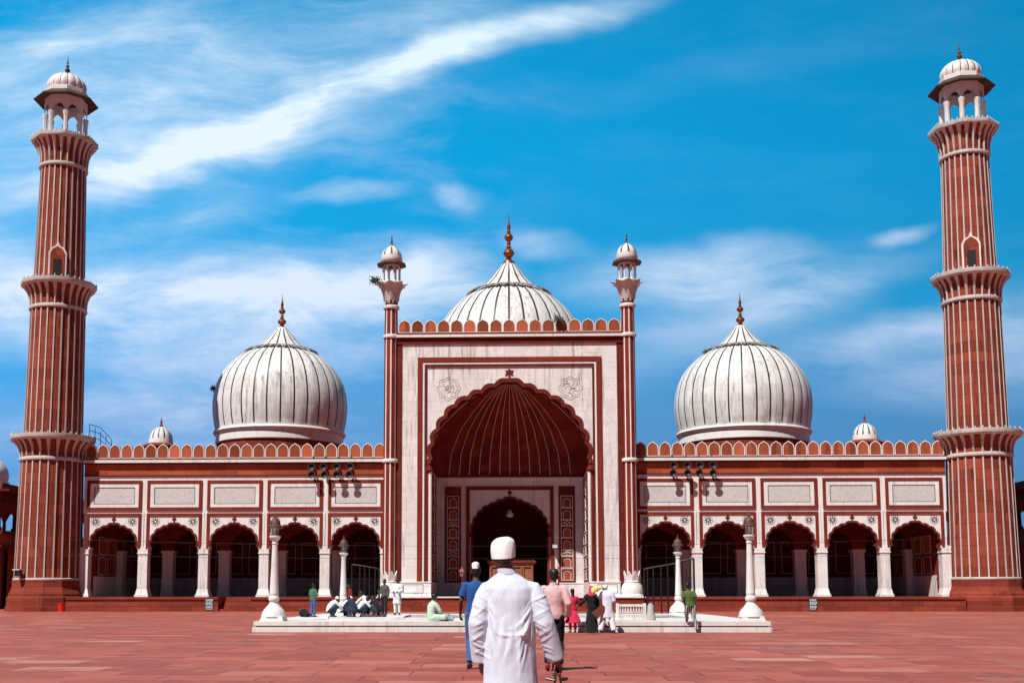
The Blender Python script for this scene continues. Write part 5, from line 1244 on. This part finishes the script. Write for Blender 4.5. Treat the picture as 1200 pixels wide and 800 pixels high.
person('boy in olive green t-shirt and striped trousers stepping down off the tank platform', (5.88, 38.0, 0), .0, over=dict(hed=(-.13, .04, 1.60), nek=(-.09, 0, 1.44), che=(-.05, 0, 1.27), wai=(-.03, 0, 1.08), pel=(-.02, 0, .93), shL=(-.25, 0, 1.38), shR=(.10, 0, 1.39), elL=(-.27, -.08, 1.12), wrL=(-.20, .0, .93), elR=(.17, -.08, 1.15), wrR=(.10, .0, .98),
       hiL=(-.10, 0, .90), hiR=(.07, 0, .90), knL=(-.13, .16, .62), anL=(-.10, .28, .45), toL=(-.10, .42, .40), knR=(.10, .0, .49), anR=(.20, -.04, .08), toR=(.24, .1, .03), face=(-.7, .8, 0)), h=1.62, top=('tee', green), bottom=(stripes, .93, .0), shoes=shoe, skin='skin2', seed=15)
person('person in pale mint clothes sitting cross-legged on the front edge of the tank platform', (-2.62, 38.75, .35), -1.0, SIT, h=1.72, top=('shirt', mint), bottom=(mint, .9, .02), skin='skin2', seed=17, over=dict(up=(0, .4, 1)))
b = MB(cloth('blue_print_bundle', (.12, .22, .30), .3, check=('dots', (.55, .55, .45), 25))); b.ball((-2.12, 38.85, .47), .16, 14, sc=(1.3, .8, .8)); b.ball((-2.0, 38.8, .43), .1, 12, sc=(1.3, .8, .8)); tag(fuse(b, 'cloth_bundle', None, .015, b.mats, 2, folds(.02, 10, 10)), 'blue printed cloth bundle lying beside the sitting person in mint', 'bundle')
person('man in long white kurta and dark cap standing at the back of the tank platform', (-4.76, 48.8, .35), 2.9, over=dict(wrR=(.12, .22, 1.05), wrL=(-.12, .22, 1.05)), h=1.58, top=('kurta', whiteW), bottom=(whiteW, .9), skin='skin2', seed=19)
person('man in dark printed shirt and black trousers standing beside the man in white kurta', (-5.35, 49.2, .35), 2.6, over=dict(wrR=(.12, .22, 1.05)), h=1.52, top=('shirt', greyv), bottom=(black,), shoes=shoe, skin='skin2', seed=20)
person('boy in green plaid shirt and jeans standing at the left of the crouching children', (-7.72, 45.2, .35), -.6, over=dict(wrR=(.06, .26, 1.12), wrL=(-.06, .26, 1.14), elL=(-.24, .02, 1.12), elR=(.24, .02, 1.12), face=(.3, 1, -.2)), h=1.30, top=('shirt', plaid), bottom=(jeans,), shoes=shoe, skin='skin2', seed=21)
person('standing person in dark clothes and red scarf behind the crouching children', (-6.95, 49.7, .35), 2.4, h=1.32, top=('shirt', darkred), bottom=(navy,), skin='skin2', seed=22, scarf=None)
GR = 'children crouching on the tank platform'
for (x, y, rz, lab, tp_, cp_, sd_) in ((-7.0, 45.3, -1.15, 'leftmost crouching child, in white shirt, dark trousers and white cap', whiteW, 1, 31), (-6.55, 45.9, -1.0, 'crouching child in white shirt and cap, second from the left', whiteW, 1, 32), (-6.15, 45.2, .9, 'crouching child in dark clothes, low in the middle of the group', navy, 0, 33),
       (-5.85, 45.6, -1.3, 'crouching bareheaded child in white shirt, right of the middle', whiteW, 0, 34), (-5.75, 46.5, 1.1, 'crouching child in cream shirt bending over at the back of the group', cream, 0, 35), (-5.25, 45.5, .8, 'rightmost crouching child, in black, bending towards the floor', black, 0, 36)):
    person(lab, (x, y, .35), rz, CROUCH, h=1.50 if sd_ != 35 else 1.85, top=('shirt', tp_), bottom=(navy, .93, .01), cap=(capm, .088, .04) if cp_ else None, skin='skin2', seed=sd_, vox=.015, group=GR, shoes=shoe if sd_ % 2 else None)
# bags and mat by the children
b = MB(black); b.ball((-8.1, 45.3, .50), .18, 14, sc=(1.1, .8, .95)); b.ball((-7.95, 45.2, .44), .12, 12, sc=(1.2, .8, .9)); tag(fuse(b, 'school_bag', None, .015, [black], 2, folds(.015, 12, 12)), 'dark bag on the platform at the feet of the boy in plaid', 'bag')
b = MB(M['wet']); b.bev(-5.9, -4.95, 45.4, 46.3, .352, .45, 0, .02); tag(b.build('floor_mat'), 'rolled brown mat on the platform right of the crouching children', 'mat')
for x, y, lab in ((-1.35, 38.05, 'dark pair of shoes lying on the ground at the tank edge, below the sitting person'), (-.3, 37.95, 'small dark shoes on the ground at the tank edge, behind the man in blue')):
    t = thing('pair_of_shoes', lab, 'shoes', (x, y, 0), 'shoes left at the tank edge')
    for d_ in (-.09, .09):
        b = MB(shoe); b.tube([(x+d_, y, .03), (x+d_+.06, y+.02, .035), (x+d_+.13, y+.03, .03), (x+d_+.18, y+.04, .02)], [.03, .045, .04, .02], 10, ry=.8); b.build('shoe', t)
